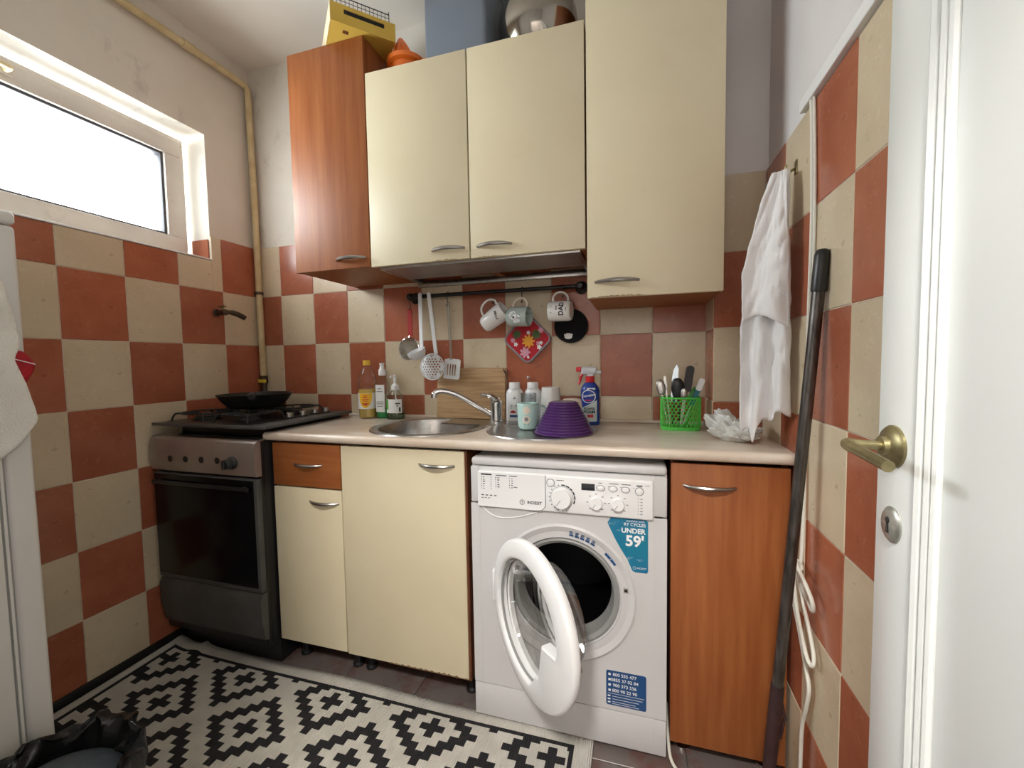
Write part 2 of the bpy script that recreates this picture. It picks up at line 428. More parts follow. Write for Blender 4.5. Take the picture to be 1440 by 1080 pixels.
# tiles: left wall (faces +x)
def tile_left(y0, y1, z0, z1, red):
    tile(wallL, y1-y0, z1-z0, M_red if red else M_cream, (0, (y0+y1)/2, (z0+z1)/2), PI/2)
for c in range(-1, 9):
    ya = -.2-.2*c; yb = ya-.2
    if c == -1: ya = -.008
    yb = max(yb, YF)
    if ya-yb < .02: continue
    for r in range(-4, 3):
        z0 = ZA+TH*r; z1 = z0+TH; z0 = max(z0, .05); red = (c+r) % 2 != 0
        if r == 2 and c >= 0:
            if c == 0:
                tile_left(WIN[1]-.002, ya, z0, z1, red); tile_left(yb, WIN[1]-.002, z0, WIN[2]-.006, red)
            else: tile_left(yb, ya, z0, WIN[2]-.006, red)
        else: tile_left(yb, ya, z0, z1, red)
# tile piece on the window reveal
o = tile(wallL, .10, .09, M_red, (-.055, WIN[1]+.0005, 1.722), 0)
# back wall (faces -y)
for c in range(-1, 10):
    xa = .157+.2*c; xb = xa+.2
    if c == -1: xa = .009
    for r in range(-2, 3):
        z0 = ZA+TH*r; red = (c+r) % 2 == 0
        tile(wallB, xb-xa-(.004 if c == 9 else 0), TH, M_red if red else M_cream, ((xa+xb)/2, 0, z0+TH/2))
# pillar
for r in range(-1, 3):
    z0 = ZA+TH*r
    tile(wallP, XR-.008-PX+.008, TH, M_cream if r % 2 == 0 else M_red, ((PX-.008+XR-.008)/2, PY, z0+TH/2))
    tile(wallP, -PY-.008, TH, M_red if r % 2 == 0 else M_cream, (PX, (PY-.008)/2, z0+TH/2), -PI/2)
# right wall (faces -x)
for c in range(-1, 8):
    ya = -.3655-.2*c; yb = ya-.2
    if c == -1: ya = PY-.009
    yb = max(yb, YF)
    if ya-yb < .02: continue
    for r in range(-5, 3):
        z0 = max(ZA+TH*r, .0); z1 = ZA+TH*(r+1); red = (c+r) % 2 != 0
        if z1-z0 < .03: continue
        tile(wallR, ya-yb, z1-z0, M_red if red else M_cream, (XR, (ya+yb)/2, (z0+z1)/2), -PI/2)
bm = new_bm(); box(bm, 0, .016, YF, -.06, 0, .052, .004); struct('baseboard_left', bm, M_skirt)
bm = new_bm(); box(bm, .0, .012, WIN[0], WIN[1], WIN[2]-.006, WIN[2]+.001, .002); struct('trim_1', bm, M_whitep)

# window
y0, y1, z0, z1 = WIN
FXW = -.10
bm = new_bm()
fz0, fz1, fy0, fy1 = z0-.0+.003, z1-.02, y0+.02, y1-.018
def framebars(bm, y0, y1, z0, z1, w, xa, xb, b=.004):
    box(bm, xa, xb, y0, y1, z1-w, z1, b); box(bm, xa, xb, y0, y1, z0, z0+w, b)
    box(bm, xa, xb, y0, y0+w, z0+w, z1-w, b); box(bm, xa, xb, y1-w, y1, z0+w, z1-w, b)
framebars(bm, fy0, fy1, fz0, fz1, .035, -.17, FXW-.012)
win = struct('window_1', bm, M_pvc, True)
bm = new_bm(); framebars(bm, fy0+.022, fy1-.022, fz0+.022, fz1-.022, .068, -.165, FXW); sash = obj('sash', bm, M_pvc, win)
bm = new_bm(); framebars(bm, fy0+.088, fy1-.088, fz0+.088, fz1-.088, .012, -.16, FXW-.012, .002); obj('gasket', bm, M_gasket, sash)
bm = new_bm(); box(bm, -.14, -.136, fy0+.095, fy1-.095, fz0+.095, fz1-.095); obj('pane', bm, M_glass, win, False)
bm = new_bm(); box(bm, FXW-.002, FXW+.008, -.90, -.822, fz1-.068, fz1-.040, .004); hb = obj('handle_plate', bm, M_pvc, win)
bm = new_bm(); tube(bm, smoothpath([(FXW+.006,-.842,fz1-.053), (FXW+.03,-.842,fz1-.053), (FXW+.038,-.86,fz1-.052), (FXW+.038,-.98,fz1-.05)], 5), .009, 10); obj('handle', bm, M_box_edge, win)
bm = new_bm(); box(bm, -.25, -.10, WIN[0], WIN[1], WIN[2]-.002, WIN[2]+.004); obj('sill', bm, M_pvc, win)

# cable trunking along the tile top on the right wall
bm = new_bm(); box(bm, XR-.02, XR, YF, -.50, 1.782, 1.812, .002); struct('trim_2', bm, M_whitep)

# ------------------------------------------------------------------ door leaf swung open against the right wall
DX, DY0, DY1, DZ = 2.222, -1.838, -1.040, 2.05
bm = new_bm(); box(bm, DX+.004, DX+.042, DY0, DY1, .012, DZ, .003)
# stiles and rails proud of the panel
sw = .088
box(bm, DX, DX+.006, DY1-sw, DY1, .012, DZ, .002); box(bm, DX, DX+.006, DY0, DY0+sw, .012, DZ, .002)
box(bm, DX, DX+.006, DY0+sw, DY1-sw, DZ-.13, DZ, .002); box(bm, DX, DX+.006, DY0+sw, DY1-sw, .012, .22, .002)
door = struct('door_1', bm, M_doorp, True)
bm = new_bm(); ya, yb, za, zb = DY0+sw, DY1-sw, .22, DZ-.13
for k, (off, r) in enumerate(((.004, .0075), (.019, .0062), (.031, .0055))):
    tube(bm, [(DX+.002, ya+off, za+off), (DX+.002, yb-off, za+off)], r, 8); tube(bm, [(DX+.002, ya+off, zb-off), (DX+.002, yb-off, zb-off)], r, 8)
    tube(bm, [(DX+.002, ya+off, za+off), (DX+.002, ya+off, zb-off)], r, 8); tube(bm, [(DX+.002, yb-off, za+off), (DX+.002, yb-off, zb-off)], r, 8)
obj('moulding', bm, M_doorp, door)
hy, hz = -1.079, 1.061
MR = T(DX, hy, hz) @ RY(-90)
bm = new_bm(); lathe(bm, [(0,-.0005), (.0275,-.0005), (.0275,.003), (.024,.007), (.013,.010), (.012,.016), (0,.016)], 32, MR); rose = obj('handle_rose', bm, M_brass, door)
bm = new_bm(); tube(bm, smoothpath([(DX-.008,hy,hz), (DX-.035,hy,hz+.001), (DX-.052,hy-.004,hz+.003), (DX-.060,hy-.022,hz+.003), (DX-.058,hy-.06,hz), (DX-.056,hy-.105,hz-.004)], 6),
    [.0062]*12+[.0068]*19, 14); obj('lever', bm, M_brass, rose)
kz = .957
bm = new_bm(); lathe(bm, [(0,-.0005), (.024,-.0005), (.024,.002), (.020,.005), (0,.006)], 28, T(DX, hy-.002, kz) @ RY(-90), 1, .85); esc = obj('keyhole_plate', bm, M_zinc, door)
bm = new_bm(); prism(bm, circ(.0042, 14, 0, .006) , .0006, T(DX-.0058, hy-.002, kz) @ Matrix(((0,0,-1,0),(1,0,0,0),(0,1,0,0),(0,0,0,1))))
prism(bm, [(-.0022,.004),(.0022,.004),(.0028,-.011),(-.0028,-.011)], .0006, T(DX-.0058, hy-.002, kz) @ Matrix(((0,0,-1,0),(1,0,0,0),(0,1,0,0),(0,0,0,1)))); obj('keyhole', bm, M_black, esc)

# ------------------------------------------------------------------ gas pipe
bm = new_bm()
px_, py_ = .030, -.030
pts = [(px_, -1.86, 2.552), (px_, -1.0, 2.558), (px_, -.5, 2.565), (px_, -.10, 2.57), (px_, -.045, 2.568), (px_, py_-.003, 2.555), (px_, py_, 2.53), (px_+.004, py_+.004, 2.0), (px_+.006, py_+.006, 1.12)]
tg = thing('gas_pipe', 'yellowed cream gas pipe running under the ceiling and down the corner', 'pipe', (px_, py_, .9))
tube(bm, pts, .0155, 12); obj('tube', bm, M_pipe, tg)
bm = new_bm(); tube(bm, [(px_, -.30, 2.568), (px_, -.345, 2.5675)], .019, 12); obj('coupling', bm, M_pipe, tg)
bm = new_bm(); tube(bm, [(px_+.005, py_+.005, 1.54), (px_+.005, py_+.005, 1.555)], .0185, 12); box(bm, .008, px_-.01, py_-.004, py_+.014, 1.538, 1.556, .002); obj('clamp', bm, M_darkmetal, tg)
bm = new_bm(); tube(bm, [(px_+.006,py_+.006,1.125),(px_+.006,py_+.006,1.085)], .019, 8); tube(bm, [(px_+.006,py_+.006,1.085),(px_+.006,py_+.006,.9)], .013, 10); vb = obj('valve', bm, M_darkmetal, tg)
bm = new_bm(); box(bm, px_-.004, px_+.045, py_-.022, py_-.014, 1.088, 1.106, .003); obj('valve_handle', bm, M_yellowvalve, vb)
# wall tap
tg = thing('wall_tap', 'tarnished old water tap stub on the tiled wall above the stove', 'tap', (.0, -.24, 1.40))
bm = new_bm(); lathe(bm, [(.019,.008),(.019,.012),(.012,.014),(.012,.05),(.014,.052),(.014,.066),(0,.068)], 16, T(0,-.24,1.428) @ RY(90)); tube(bm, smoothpath([(.055,-.24,1.428),(.065,-.215,1.430),(.07,-.185,1.424),(.074,-.15,1.410)], 5), [.010]*6+[.0125]*10, 12); bod = obj('spout', bm, M_darkmetal, tg)
bm = new_bm(); tube(bm, [(.045,-.24,1.438),(.045,-.24,1.456)], .006, 8); box(bm, .025, .065, -.246,-.232, 1.452, 1.46, .003); obj('stem', bm, M_brass, tg)

# ------------------------------------------------------------------ stove
SX0, SX1, SY = .022, .555, -.545
st = thing('gas_stove', 'old black gas stove with steel control panel under the hob', 'stove', ((SX0+SX1)/2, -.3, 0))
bm = new_bm(); box(bm, SX0+.004, SX1, SY+.02, -.03, .10, .895, .004); box(bm, SX0, SX1, SY+.01, SY+.03, .10, .90, .003); obj('body', bm, M_black, st)
bm = new_bm(); box(bm, SX0+.02, SX1-.01, SY+.07, -.05, .0, .10); obj('plinth', bm, M_black, st)
bm = new_bm()   # sloping steel control panel
prof = [(SY+.01, .903), (SY+.0, .902), (SY-.012, .892), (SY-.020, .86), (SY-.020, .80), (SY-.012, .768), (SY+.01, .766)]
a = [bm.verts.new((SX0-.004, y, z)) for y, z in prof]; b = [bm.verts.new((SX1+.004, y, z)) for y, z in prof]
for i in range(len(prof)):
    j = (i+1) % len(prof); bm.faces.new((a[i], a[j], b[j], b[i]))
bm.faces.new(a); bm.faces.new(b[::-1])
pan_ = obj('control_panel', bm, M_steelp, st, ang=20)
bm = new_bm(); box(bm, SX0-.004, SX1+.004, SY-.004, SY+.05, .896, .904, .002); obj('panel_edge', bm, M_steel, st)
for k, x in enumerate((.135, .217, .299, .380)):
    bm = new_bm(); lathe(bm, [(0,0),(.0125,0),(.0125,.0012),(0,.0012)], 20, T(x, SY-.0198, .818+.0015*k) @ RX(90)); obj('knob_hole', bm, M_black, pan_)
bm = new_bm(); lathe(bm, [(.024,0),(.024,.006),(.020,.010),(.018,.03),(.015,.034),(0,.034)], 24, T(.455, SY-.0195, .818) @ RX(90)); box(bm, .450,.460, SY-.062, SY-.045, .800, .836, .003); obj('knob', bm, M_blackp, st)
bm = new_bm(); box(bm, SX0+.004, SX1+.002, SY-.014, SY+.01, .335, .758, .004); dr = obj('oven_door', bm, M_dgrey, st)
bm = new_bm(); box(bm, SX0+.010, SX1-.012, SY-.017, SY-.012, .345, .752, .002); obj('oven_window', bm, M_ovenglass, dr)
bm = new_bm(); box(bm, SX0+.02, SX1-.02, SY-.034, SY-.024, .715, .732, .004); box(bm, SX0+.04, SX0+.055, SY-.028, SY-.012, .717, .730); box(bm, SX1-.055, SX1-.04, SY-.028, SY-.012, .717, .730); obj('door_handle', bm, M_blackp, dr)
bm = new_bm(); box(bm, SX0+.004, SX1, SY-.012, SY+.012, .326, .335, .001); obj('door_trim', bm, M_dgrey, st)
bm = new_bm()   # curved drawer front
prof = [(SY+.012, .322), (SY-.006, .32), (SY-.018, .30), (SY-.016, .22), (SY-.004, .14), (SY+.012, .135)]
a = [bm.verts.new((SX0+.006, y, z)) for y, z in prof]; b = [bm.verts.new((SX1, y, z)) for y, z in prof]
for i in range(len(prof)):
    j = (i+1) % len(prof); bm.faces.new((a[i], a[j], b[j], b[i]))
bm.faces.new(a); bm.faces.new(b[::-1]); obj('drawer', bm, M_dgrey, st, ang=50)

# ------------------------------------------------------------------ hob lying on the stove
hb = thing('gas_hob', 'black four-burner gas hob tray with steel rim lying on the stove', 'hob', (.3, -.3, .90))
HX0, HX1, HY0, HY1, HZ = .018, .588, -.545, -.048, .944
bm = new_bm(); prism(bm, [(.06,.47),(.53,.47),(.53,.06),(.06,.06)], .044, T(0,-.52,.900)); obj('under_tray', bm, M_black, hb)
bm = new_bm(); box(bm, HX0, HX1, HY0, HY1, HZ, HZ+.009, .003); obj('plate', bm, M_black, hb)
bm = new_bm(); box(bm, HX0-.002, HX1+.002, HY0-.003, HY0+.012, HZ-.001, HZ+.0105, .002); box(bm, HX1-.075, HX1+.002, HY0+.012, HY1, HZ-.001, HZ+.0105, .002); obj('steel_rim', bm, M_dgrey, hb)
for (x, y) in ((.495,-.330),(.500,-.262),(.500,-.190),(.503,-.125)):
    bm = new_bm(); lathe(bm, [(.021,0),(.021,.004),(.017,.006),(0,.006)], 20, T(x,y,HZ+.0105)); o = obj('knob_skirt', bm, M_blackp, hb)
    bm = new_bm(); lathe(bm, [(.014,.006),(.0135,.022),(.011,.024),(0,.024)], 20, T(x,y,HZ+.0105)); obj('knob', bm, M_handle, o)
for (x, y, r) in ((.13,-.40,.045),(.36,-.40,.034),(.13,-.17,.034),(.36,-.17,.04)):
    bm = new_bm(); lathe(bm, [(r*1.15,0),(r*1.15,.006),(r,.010),(r,.016),(r*.85,.018),(0,.018)], 24, T(x,y,HZ+.009)); bo = obj('burner', bm, M_iron, hb)
    bm = new_bm()
    for k in range(4):
        a = PI/4+k*PI/2; ca, sa = math.cos(a), math.sin(a)
        tube(bm, smoothpath([(x+.125*ca, y+.125*sa, HZ+.010), (x+.115*ca, y+.115*sa, HZ+.034), (x+.10*ca, y+.10*sa, HZ+.040), (x+.03*ca, y+.03*sa, HZ+.040)], 4), .004, 6)
    tube(bm, [(x+.092*math.cos(t*2*PI/24), y+.092*math.sin(t*2*PI/24), HZ+.040) for t in range(24)], .004, 6, True)
    obj('pan_support', bm, M_iron, hb)
# frying pan
fp = thing('frying_pan', 'dark non-stick frying pan resting on the gas hob', 'pan', (.235, -.26, HZ+.045))
Mp = T(.235, -.255, HZ+.045)
bm = new_bm(); lathe(bm, [(0,.0),(.095,.0),(.105,.004),(.130,.03),(.150,.060),(.152,.062),(.148,.062),(.127,.032),(.100,.006),(0,.004)], 40, Mp); obj('bowl', bm, M_blackp, fp)
bm = new_bm(); tube(bm, smoothpath([(.235+.135, -.255-.04, HZ+.092), (.235+.19, -.255-.06, HZ+.112), (.235+.27, -.255-.085, HZ+.118), (.235+.30, -.255-.095, HZ+.112)], 5), [.010]*4+[.012]*12, 10)
bmesh.ops.rotate(bm, verts=bm.verts[:], cent=(.235,-.255,0), matrix=Matrix.Rotation(math.radians(-27), 3, 'Z')); obj('handle', bm, M_blackp, fp)

# ------------------------------------------------------------------ base cabinets
CT = .926
def handle_bow(bm, xa, xb, y, z, out=.024, r=.0052, drop=0.0):
    n = 12; pts = []
    for k in range(n+1):
        t = k/n; pts.append((xa+(xb-xa)*t, y-out*math.sin(PI*t)**.7, z-drop*math.sin(PI*t)))
    tube(bm, pts, [r*(.75+.5*math.sin(PI*k/n)) for k in range(n+1)], 8)
def front(parent, name, x0, x1, y, z0, z1, mt, th=.018):
    b_ = new_bm(); box(b_, x0, x1, y, y+th, z0, z1, .0018); return obj(name, b_, mt, parent)
FY = -.49
c1 = thing('base_cabinet', 'narrow base cabinet with orange wood drawer over a cream door', 'cabinet', (.72, -.25, 0))
bm = new_bm(); box(bm, .566, .584, FY+.02, -.03, .10, .888); box(bm, .862, .874, FY+.02, -.03, .10, .888); box(bm, .584, .862, FY+.02, -.03, .10, .118); box(bm, .584, .862, -.045, -.03, .118, .888); obj('carcass', bm, M_orange_in, c1, False)
d_ = front(c1, 'drawer', .566, .871, FY, .724, .886, M_orangeX); bm = new_bm(); handle_bow(bm, .668, .792, FY, .808); obj('handle', bm, M_handle, d_)
d_ = front(c1, 'door', .566, .871, FY, .112, .718, M_creamdoor); bm = new_bm(); handle_bow(bm, .733, .860, FY, .672); obj('handle', bm, M_handle, d_)
c2 = thing('base_cabinet', 'wide base cabinet with one cream door under the sink', 'cabinet', (1.12, -.25, 0))
bm = new_bm(); box(bm, .8765, .89, FY+.02, -.03, .10, .888); box(bm, 1.342, 1.364, FY+.006, -.03, .10, .888); box(bm, .89, 1.342, FY+.02, -.03, .10, .118); box(bm, .89, 1.342, -.045, -.03, .118, .888); obj('carcass', bm, M_orange_in, c2, False)
d_ = front(c2, 'door', .8755, 1.356, FY, .108, .886, M_creamdoor); bm = new_bm(); handle_bow(bm, 1.192, 1.322, FY, .836); obj('handle', bm, M_handle, d_)
bm = new_bm()
pts = []; random.seed(3)
for k in range(41): pts.append((1.05+.30*k/40, .1075+random.random()*.007*(1 if k % 3 else .3)))
prism(bm, [(1.35,.1065),(1.05,.1065)]+pts, .0006, T(0,FY-.0001,0) @ RX(90)); obj('worn_edge', bm, M_chip, d_, False)
for cab_, xs_ in ((c1, (.60,.85)), (c2, (.91,1.33))):
    for x in xs_:
        for y in (-.40, -.08):
            bm = new_bm(); lathe(bm, [(0,0),(.022,0),(.022,.008),(.014,.014),(.014,.10),(0,.10)], 16, T(x,y,0)); obj('leg', bm, M_blackp, cab_)
c3 = thing('base_cabinet', 'orange wood base cabinet standing between washing machine and right wall', 'cabinet', (2.14, -.25, 0))
bm = new_bm(); box(bm, 1.992, 2.008, FY+.02, -.03, .06, .888); box(bm, 2.272, 2.288, FY+.02, PY-.012, .06, .888); box(bm, 2.008, 2.272, FY+.02, PY-.012, .06, .078); obj('carcass', bm, M_orange_in, c3, False)
d_ = front(c3, 'door', 1.992, 2.289, FY, .055, .884, M_orange); bm = new_bm(); handle_bow(bm, 2.026, 2.158, FY, .822); obj('handle', bm, M_handle, d_)
for x, y in ((2.03,-.43),(2.25,-.43),(2.03,-.22),(2.25,-.22)):
    bm = new_bm(); lathe(bm, [(0,0),(.024,0),(.024,.008),(.012,.014),(.012,.06),(0,.06)], 20, T(x,y,0)); obj('adjustable_foot', bm, M_chrome, c3)

# countertop with a rounded front edge; the sink bowl and drainer are cut through it
ct = thing('worktop', 'pink-beige marble-look laminate worktop running over the base cabinets', 'worktop', (1.42, -.25, CT-.03))
CX0, CX1, CY = .548, XR-.009, -.513
SKX, SKY, SKR = 1.115, -.262, .205
bm = new_bm()
n = 56
hole = [(SKX+SKR*math.cos(2*PI*k/n), SKY+SKR*math.sin(2*PI*k/n)) for k in range(n)]
# split in a left slab, a slab with the round hole, a right slab
def slab_hole(bm, xa, xb, ya, yb, z, flip):
    out = []
    for hx, hy_ in hole:
        dx, dy = hx-SKX, hy_-SKY; t = 1e9
        if dx > 1e-9: t = min(t, (xb-SKX)/dx)
        if dx < -1e-9: t = min(t, (xa-SKX)/dx)
        if dy > 1e-9: t = min(t, (yb-SKY)/dy)
        if dy < -1e-9: t = min(t, (ya-SKY)/dy)
        out.append((SKX+dx*t, SKY+dy*t))
    vi = [bm.verts.new((x, y, z)) for x, y in hole]; vo = [bm.verts.new((x, y, z)) for x, y in out]
    for k in range(n):
        k2 = (k+1) % n; f = (vi[k], vo[k], vo[k2], vi[k2]); bm.faces.new(f if not flip else f[::-1])
    for cx_, cy_ in ((xa,ya),(xa,yb),(xb,ya),(xb,yb)):   # corner fills
        for k in range(n):
            k2 = (k+1) % n; p, q = out[k], out[k2]
            if abs(p[0]-cx_) + abs(q[1]-cy_) < 1e-6 or abs(p[1]-cy_) + abs(q[0]-cx_) < 1e-6:
                bm.faces.new((vo[k], bm.verts.new((cx_, cy_, z)), vo[k2]))
    return vi
YB = -.009
va = slab_hole(bm, .88, 1.35, -.487, YB, CT, False); vb_ = slab_hole(bm, .88, 1.35, -.487, YB, CT-.03, True)
for k in range(n): bm.faces.new((va[k], va[(k+1) % n], vb_[(k+1) % n], vb_[k]))
box(bm, CX0, .88, -.487, YB, CT-.03, CT); box(bm, 1.35, PX-.009, -.487, YB, CT-.03, CT); box(bm, PX-.009, CX1, -.487, PY-.009, CT-.03, CT)
# bull-nosed front
prof = [(-.487, CT)] + [(-.500-.013*math.sin(a), CT-.013+.013*math.cos(a)) for a in (0, .4, .8, 1.2, PI/2)] + [(-.500-.013*math.sin(a), CT-.017+.013*math.cos(a)) for a in (PI/2, 1.95, 2.35, 2.75, PI)] + [(-.487, CT-.03)]
a = [bm.verts.new((CX0, y, z)) for y, z in prof]; b = [bm.verts.new((CX1, y, z)) for y, z in prof]
for i in range(len(prof)-1): bm.faces.new((a[i], a[i+1], b[i+1], b[i]))
bm.faces.new(a); bm.faces.new(b[::-1])
obj('slab', bm, M_counter, ct)
bm = new_bm(); box(bm, CX0, PX-.01, -.020, -.0088, CT-.0005, CT+.012, .004); obj('back_seal', bm, M_counter, ct)

# ------------------------------------------------------------------ sink
sk = thing('steel_sink', 'round steel inset sink with drainer wing set in the worktop', 'sink', (SKX, SKY, CT-.15))
bm = new_bm(); lathe(bm, [(.228,CT+.0005),(.226,CT+.004),(.205,CT+.006),(.196,CT+.002),(.190,CT-.02),(.178,CT-.115),(.150,CT-.138),(.03,CT-.146),(.028,CT-.15),(0,CT-.15)], 56, T(SKX,SKY,0)); obj('bowl', bm, M_steel, sk)
bm = new_bm(); lathe(bm, [(.20,CT+.0005),(.198,CT+.004),(.182,CT+.005),(.172,CT+.0025),(.12,CT+.0022),(0,CT+.002)], 56, T(1.565,-.262,0)); dw = obj('drainer', bm, M_steel, sk)
bm = new_bm(); prism(bm, [(1.13,.0),(1.55,-.0),(1.55,-.12),(1.13,-.12)], .0045, T(0,-.075,CT+.0004)); obj('tap_ledge', bm, M_steel, sk)
bm = new_bm(); lathe(bm, [(.03,0),(.03,.003),(.0,.003)], 20, T(SKX,SKY,CT-.147)); obj('waste', bm, M_chrome, sk)
fx, fy = 1.345, -.125
fc = thing('mixer_tap', 'chrome single-lever mixer tap beside the sink', 'tap', (fx, fy, CT+.005))
bm = new_bm(); lathe(bm, [(0,CT+.005),(.028,CT+.005),(.028,CT+.010),(.024,CT+.014),(.0235,CT+.075),(.026,CT+.080),(.026,CT+.088),(.021,CT+.094),(0,CT+.096)], 28, T(fx,fy,0)); obj('body', bm, M_chrome, fc)
bm = new_bm(); tube(bm, smoothpath([(fx-.008,fy-.006,CT+.030),(fx-.06,fy-.03,CT+.068),(fx-.13,fy-.065,CT+.115),(fx-.175,fy-.088,CT+.135),(fx-.205,fy-.102,CT+.138),(fx-.220,fy-.110,CT+.128),(fx-.222,fy-.111,CT+.112)], 6), [.011]*30+[.0125]*7, 14); obj('spout', bm, M_chrome, fc)
bm = new_bm(); tube(bm, smoothpath([(fx,fy,CT+.092),(fx-.008,fy-.006,CT+.104),(fx-.028,fy-.02,CT+.116),(fx-.052,fy-.036,CT+.120)], 5), [.020]*4+[.012]*6+[.008]*6, 12); obj('lever', bm, M_chrome, fc)

# ------------------------------------------------------------------ wall cabinets
UY = -.37
def wallcab(name, label, x0, x1, z0, z1, fm_, side, hx, hzz, open_bottom=False):
    t = thing(name, label, 'cabinet', ((x0+x1)/2, UY/2, z0))
    b_ = new_bm(); yb_ = UY+.020
    box(b_, x0+.001, x0+.017, yb_, -.009, z0, z1); box(b_, x1-.017, x1-.001, yb_, -.009, z0, z1); box(b_, x0+.017, x1-.017, yb_, -.009, z1-.016, z1)
    if not open_bottom: box(b_, x0+.017, x1-.017, yb_, -.009, z0, z0+.016)
    else: box(b_, x0+.017, x1-.017, yb_, -.012, z0+.06, z0+.076)
    box(b_, x0+.017, x1-.017, -.014, -.009, z0+.016, z1-.016)
    obj('carcass', b_, side, t, False)
    d = front(t, 'door', x0+.0015, x1-.0015, UY, z0-.003, z1, fm_)
    b_ = new_bm(); handle_bow(b_, hx[0], hx[1], UY, hzz, .026, .0058); obj('handle', b_, M_handle, d)
    return t, d
u1, _ = wallcab('wall_cabinet', 'narrow orange wood wall cabinet next to the gas pipe', .600, .944, 1.545, 2.372, M_orange, M_orange, (.795,.925), 1.577)
u2_, dd2 = wallcab('wall_cabinet', 'cream wall cabinet beside the narrow orange wood one', .946, 1.344, 1.542, 2.236, M_creamdoor, M_orange, (1.20,1.325), 1.576, True)
u3, dd3 = wallcab('wall_cabinet', 'cream wall cabinet with steel bowl and storage box on top', 1.346, 1.742, 1.540, 2.236, M_creamdoor, M_orange, (1.372,1.495), 1.575, True)
u4, dd4 = wallcab('wall_cabinet', 'tall cream wall cabinet against the corner pillar hanging lower than the rest', 1.745, 2.145, 1.380, 2.40, M_creamdoor, M_orange, (1.772,1.905), 1.426)
def chipped(parent, x0, x1, z, amp, seed):
    random.seed(seed); pts = []
    for k in range(31): pts.append((x0+(x1-x0)*k/30, z+amp*(.25+random.random())*math.sin(PI*k/30)**.5+.0002))
    b_ = new_bm(); prism(b_, [(x1, z-.0008), (x0, z-.0008)]+pts, .0006, T(0,UY-.0002,0) @ RX(90)); obj('chipped_edge', b_, M_edge, parent, False)
chipped(dd2, 1.20, 1.30, 1.539, .004, 4); chipped(dd3, 1.37, 1.46, 1.537, .004, 5); chipped(dd4, 1.755, 1.93, 1.377, .006, 6)
# metal drip tray / dish-rack frame under the two middle cabinets
dt = thing('drip_tray', 'grey metal drip-tray frame under the two cream wall cabinets', 'tray', (1.34, -.18, 1.54))
bm = new_bm(); box(bm, .965, 1.722, -.344, -.325, 1.532, 1.60, .002); box(bm, .965, .980, -.325, -.015, 1.532, 1.60, .002); box(bm, 1.707, 1.722, -.325, -.015, 1.532, 1.60, .002); obj('frame', bm, M_steel, dt)
bm = new_bm(); box(bm, .980, 1.707, -.325, -.13, 1.534, 1.540); obj('tray', bm, M_steelp, dt)
bm = new_bm(); box(bm, .95, 1.738, -.012-.014, -.009, 1.518, 1.545, .003); obj('rear_rail', bm, M_steel, dt)

# ------------------------------------------------------------------ washing machine
WX0, WX1, WYF, WZ0, WZ1 = 1.386, 1.981, -.508, .012, .874
wm = thing('washing_machine', 'white front-loading washing machine with its round door swung open', 'washing machine', ((WX0+WX1)/2, -.26, 0))
WCX, WCZ, WR = 1.684, .470, .172
bm = new_bm()
box(bm, WX0, WX0+.012, WYF+.016, -.03, WZ0, WZ1-.014, .002); box(bm, WX1-.012, WX1, WYF+.016, -.03, WZ0, WZ1-.014, .002)
box(bm, WX0+.012, WX1-.012, -.045, -.03, WZ0, WZ1-.02); box(bm, WX0+.012, WX1-.012, WYF+.03, -.03, WZ0, WZ0+.012)
obj('cabinet', bm, M_white, wm)
bm = new_bm(); box(bm, WX0, WX1, WYF+.004, -.03, WZ1-.026, WZ1, .010, 3); obj('top_cover', bm, M_white, wm)
bm = new_bm()   # front panel with round opening
n = 64; hole = []; out = []
xa, xb, za, zb = WX0, WX1, .128, .727
for k in range(n):
    a = 2*PI*k/n; dx, dz = math.cos(a), math.sin(a); t = 1e9
    if dx > 1e-9: t = min(t, (xb-WCX)/dx)
    if dx < -1e-9: t = min(t, (xa-WCX)/dx)
    if dz > 1e-9: t = min(t, (zb-WCZ)/dz)
    if dz < -1e-9: t = min(t, (za-WCZ)/dz)
    hole.append((WCX+WR*dx, WCZ+WR*dz)); out.append((WCX+dx*t, WCZ+dz*t))
vi = [bm.verts.new((x, WYF, z)) for x, z in hole]; vo = [bm.verts.new((x, WYF, z)) for x, z in out]; vbk = [bm.verts.new((x, WYF+.018, z)) for x, z in hole]
for k in range(n):
    k2 = (k+1) % n; bm.faces.new((vi[k], vi[k2], vo[k2], vo[k])); bm.faces.new((vi[k], vbk[k], vbk[k2], vi[k2]))
    p, q = out[k], out[k2]
    for cx_, cz_ in ((xa,za),(xa,zb),(xb,za),(xb,zb)):
        if abs(p[0]-cx_)+abs(q[1]-cz_) < 1e-6 or abs(p[1]-cz_)+abs(q[0]-cx_) < 1e-6: bm.faces.new((vo[k], bm.verts.new((cx_, WYF, cz_)), vo[k2]))
for x in (xa, xb):
    f = [bm.verts.new(p) for p in ((x,WYF,za),(x,WYF,zb),(x,WYF+.018,zb),(x,WYF+.018,za))]; bm.faces.new(f)
fpn = obj('front_panel', bm, M_white, wm, False)
bm = new_bm()
bm.free()
for x in (1.4135, 1.9445):
    bm = new_bm(); box(bm, x-.0012, x+.0012, WYF-.0012, WYF+.004, .02, .85); obj('panel_ridge', bm, M_white, wm)
bm = new_bm(); box(bm, WX0, WX1, WYF, WYF+.03, .016, .125, .003); obj('kick_panel', bm, M_white, wm)
bm = new_bm(); box(bm, WX0, WX1, WYF, WYF+.03, .730, WZ1-.028, .004); obj('fascia', bm, M_white, wm)
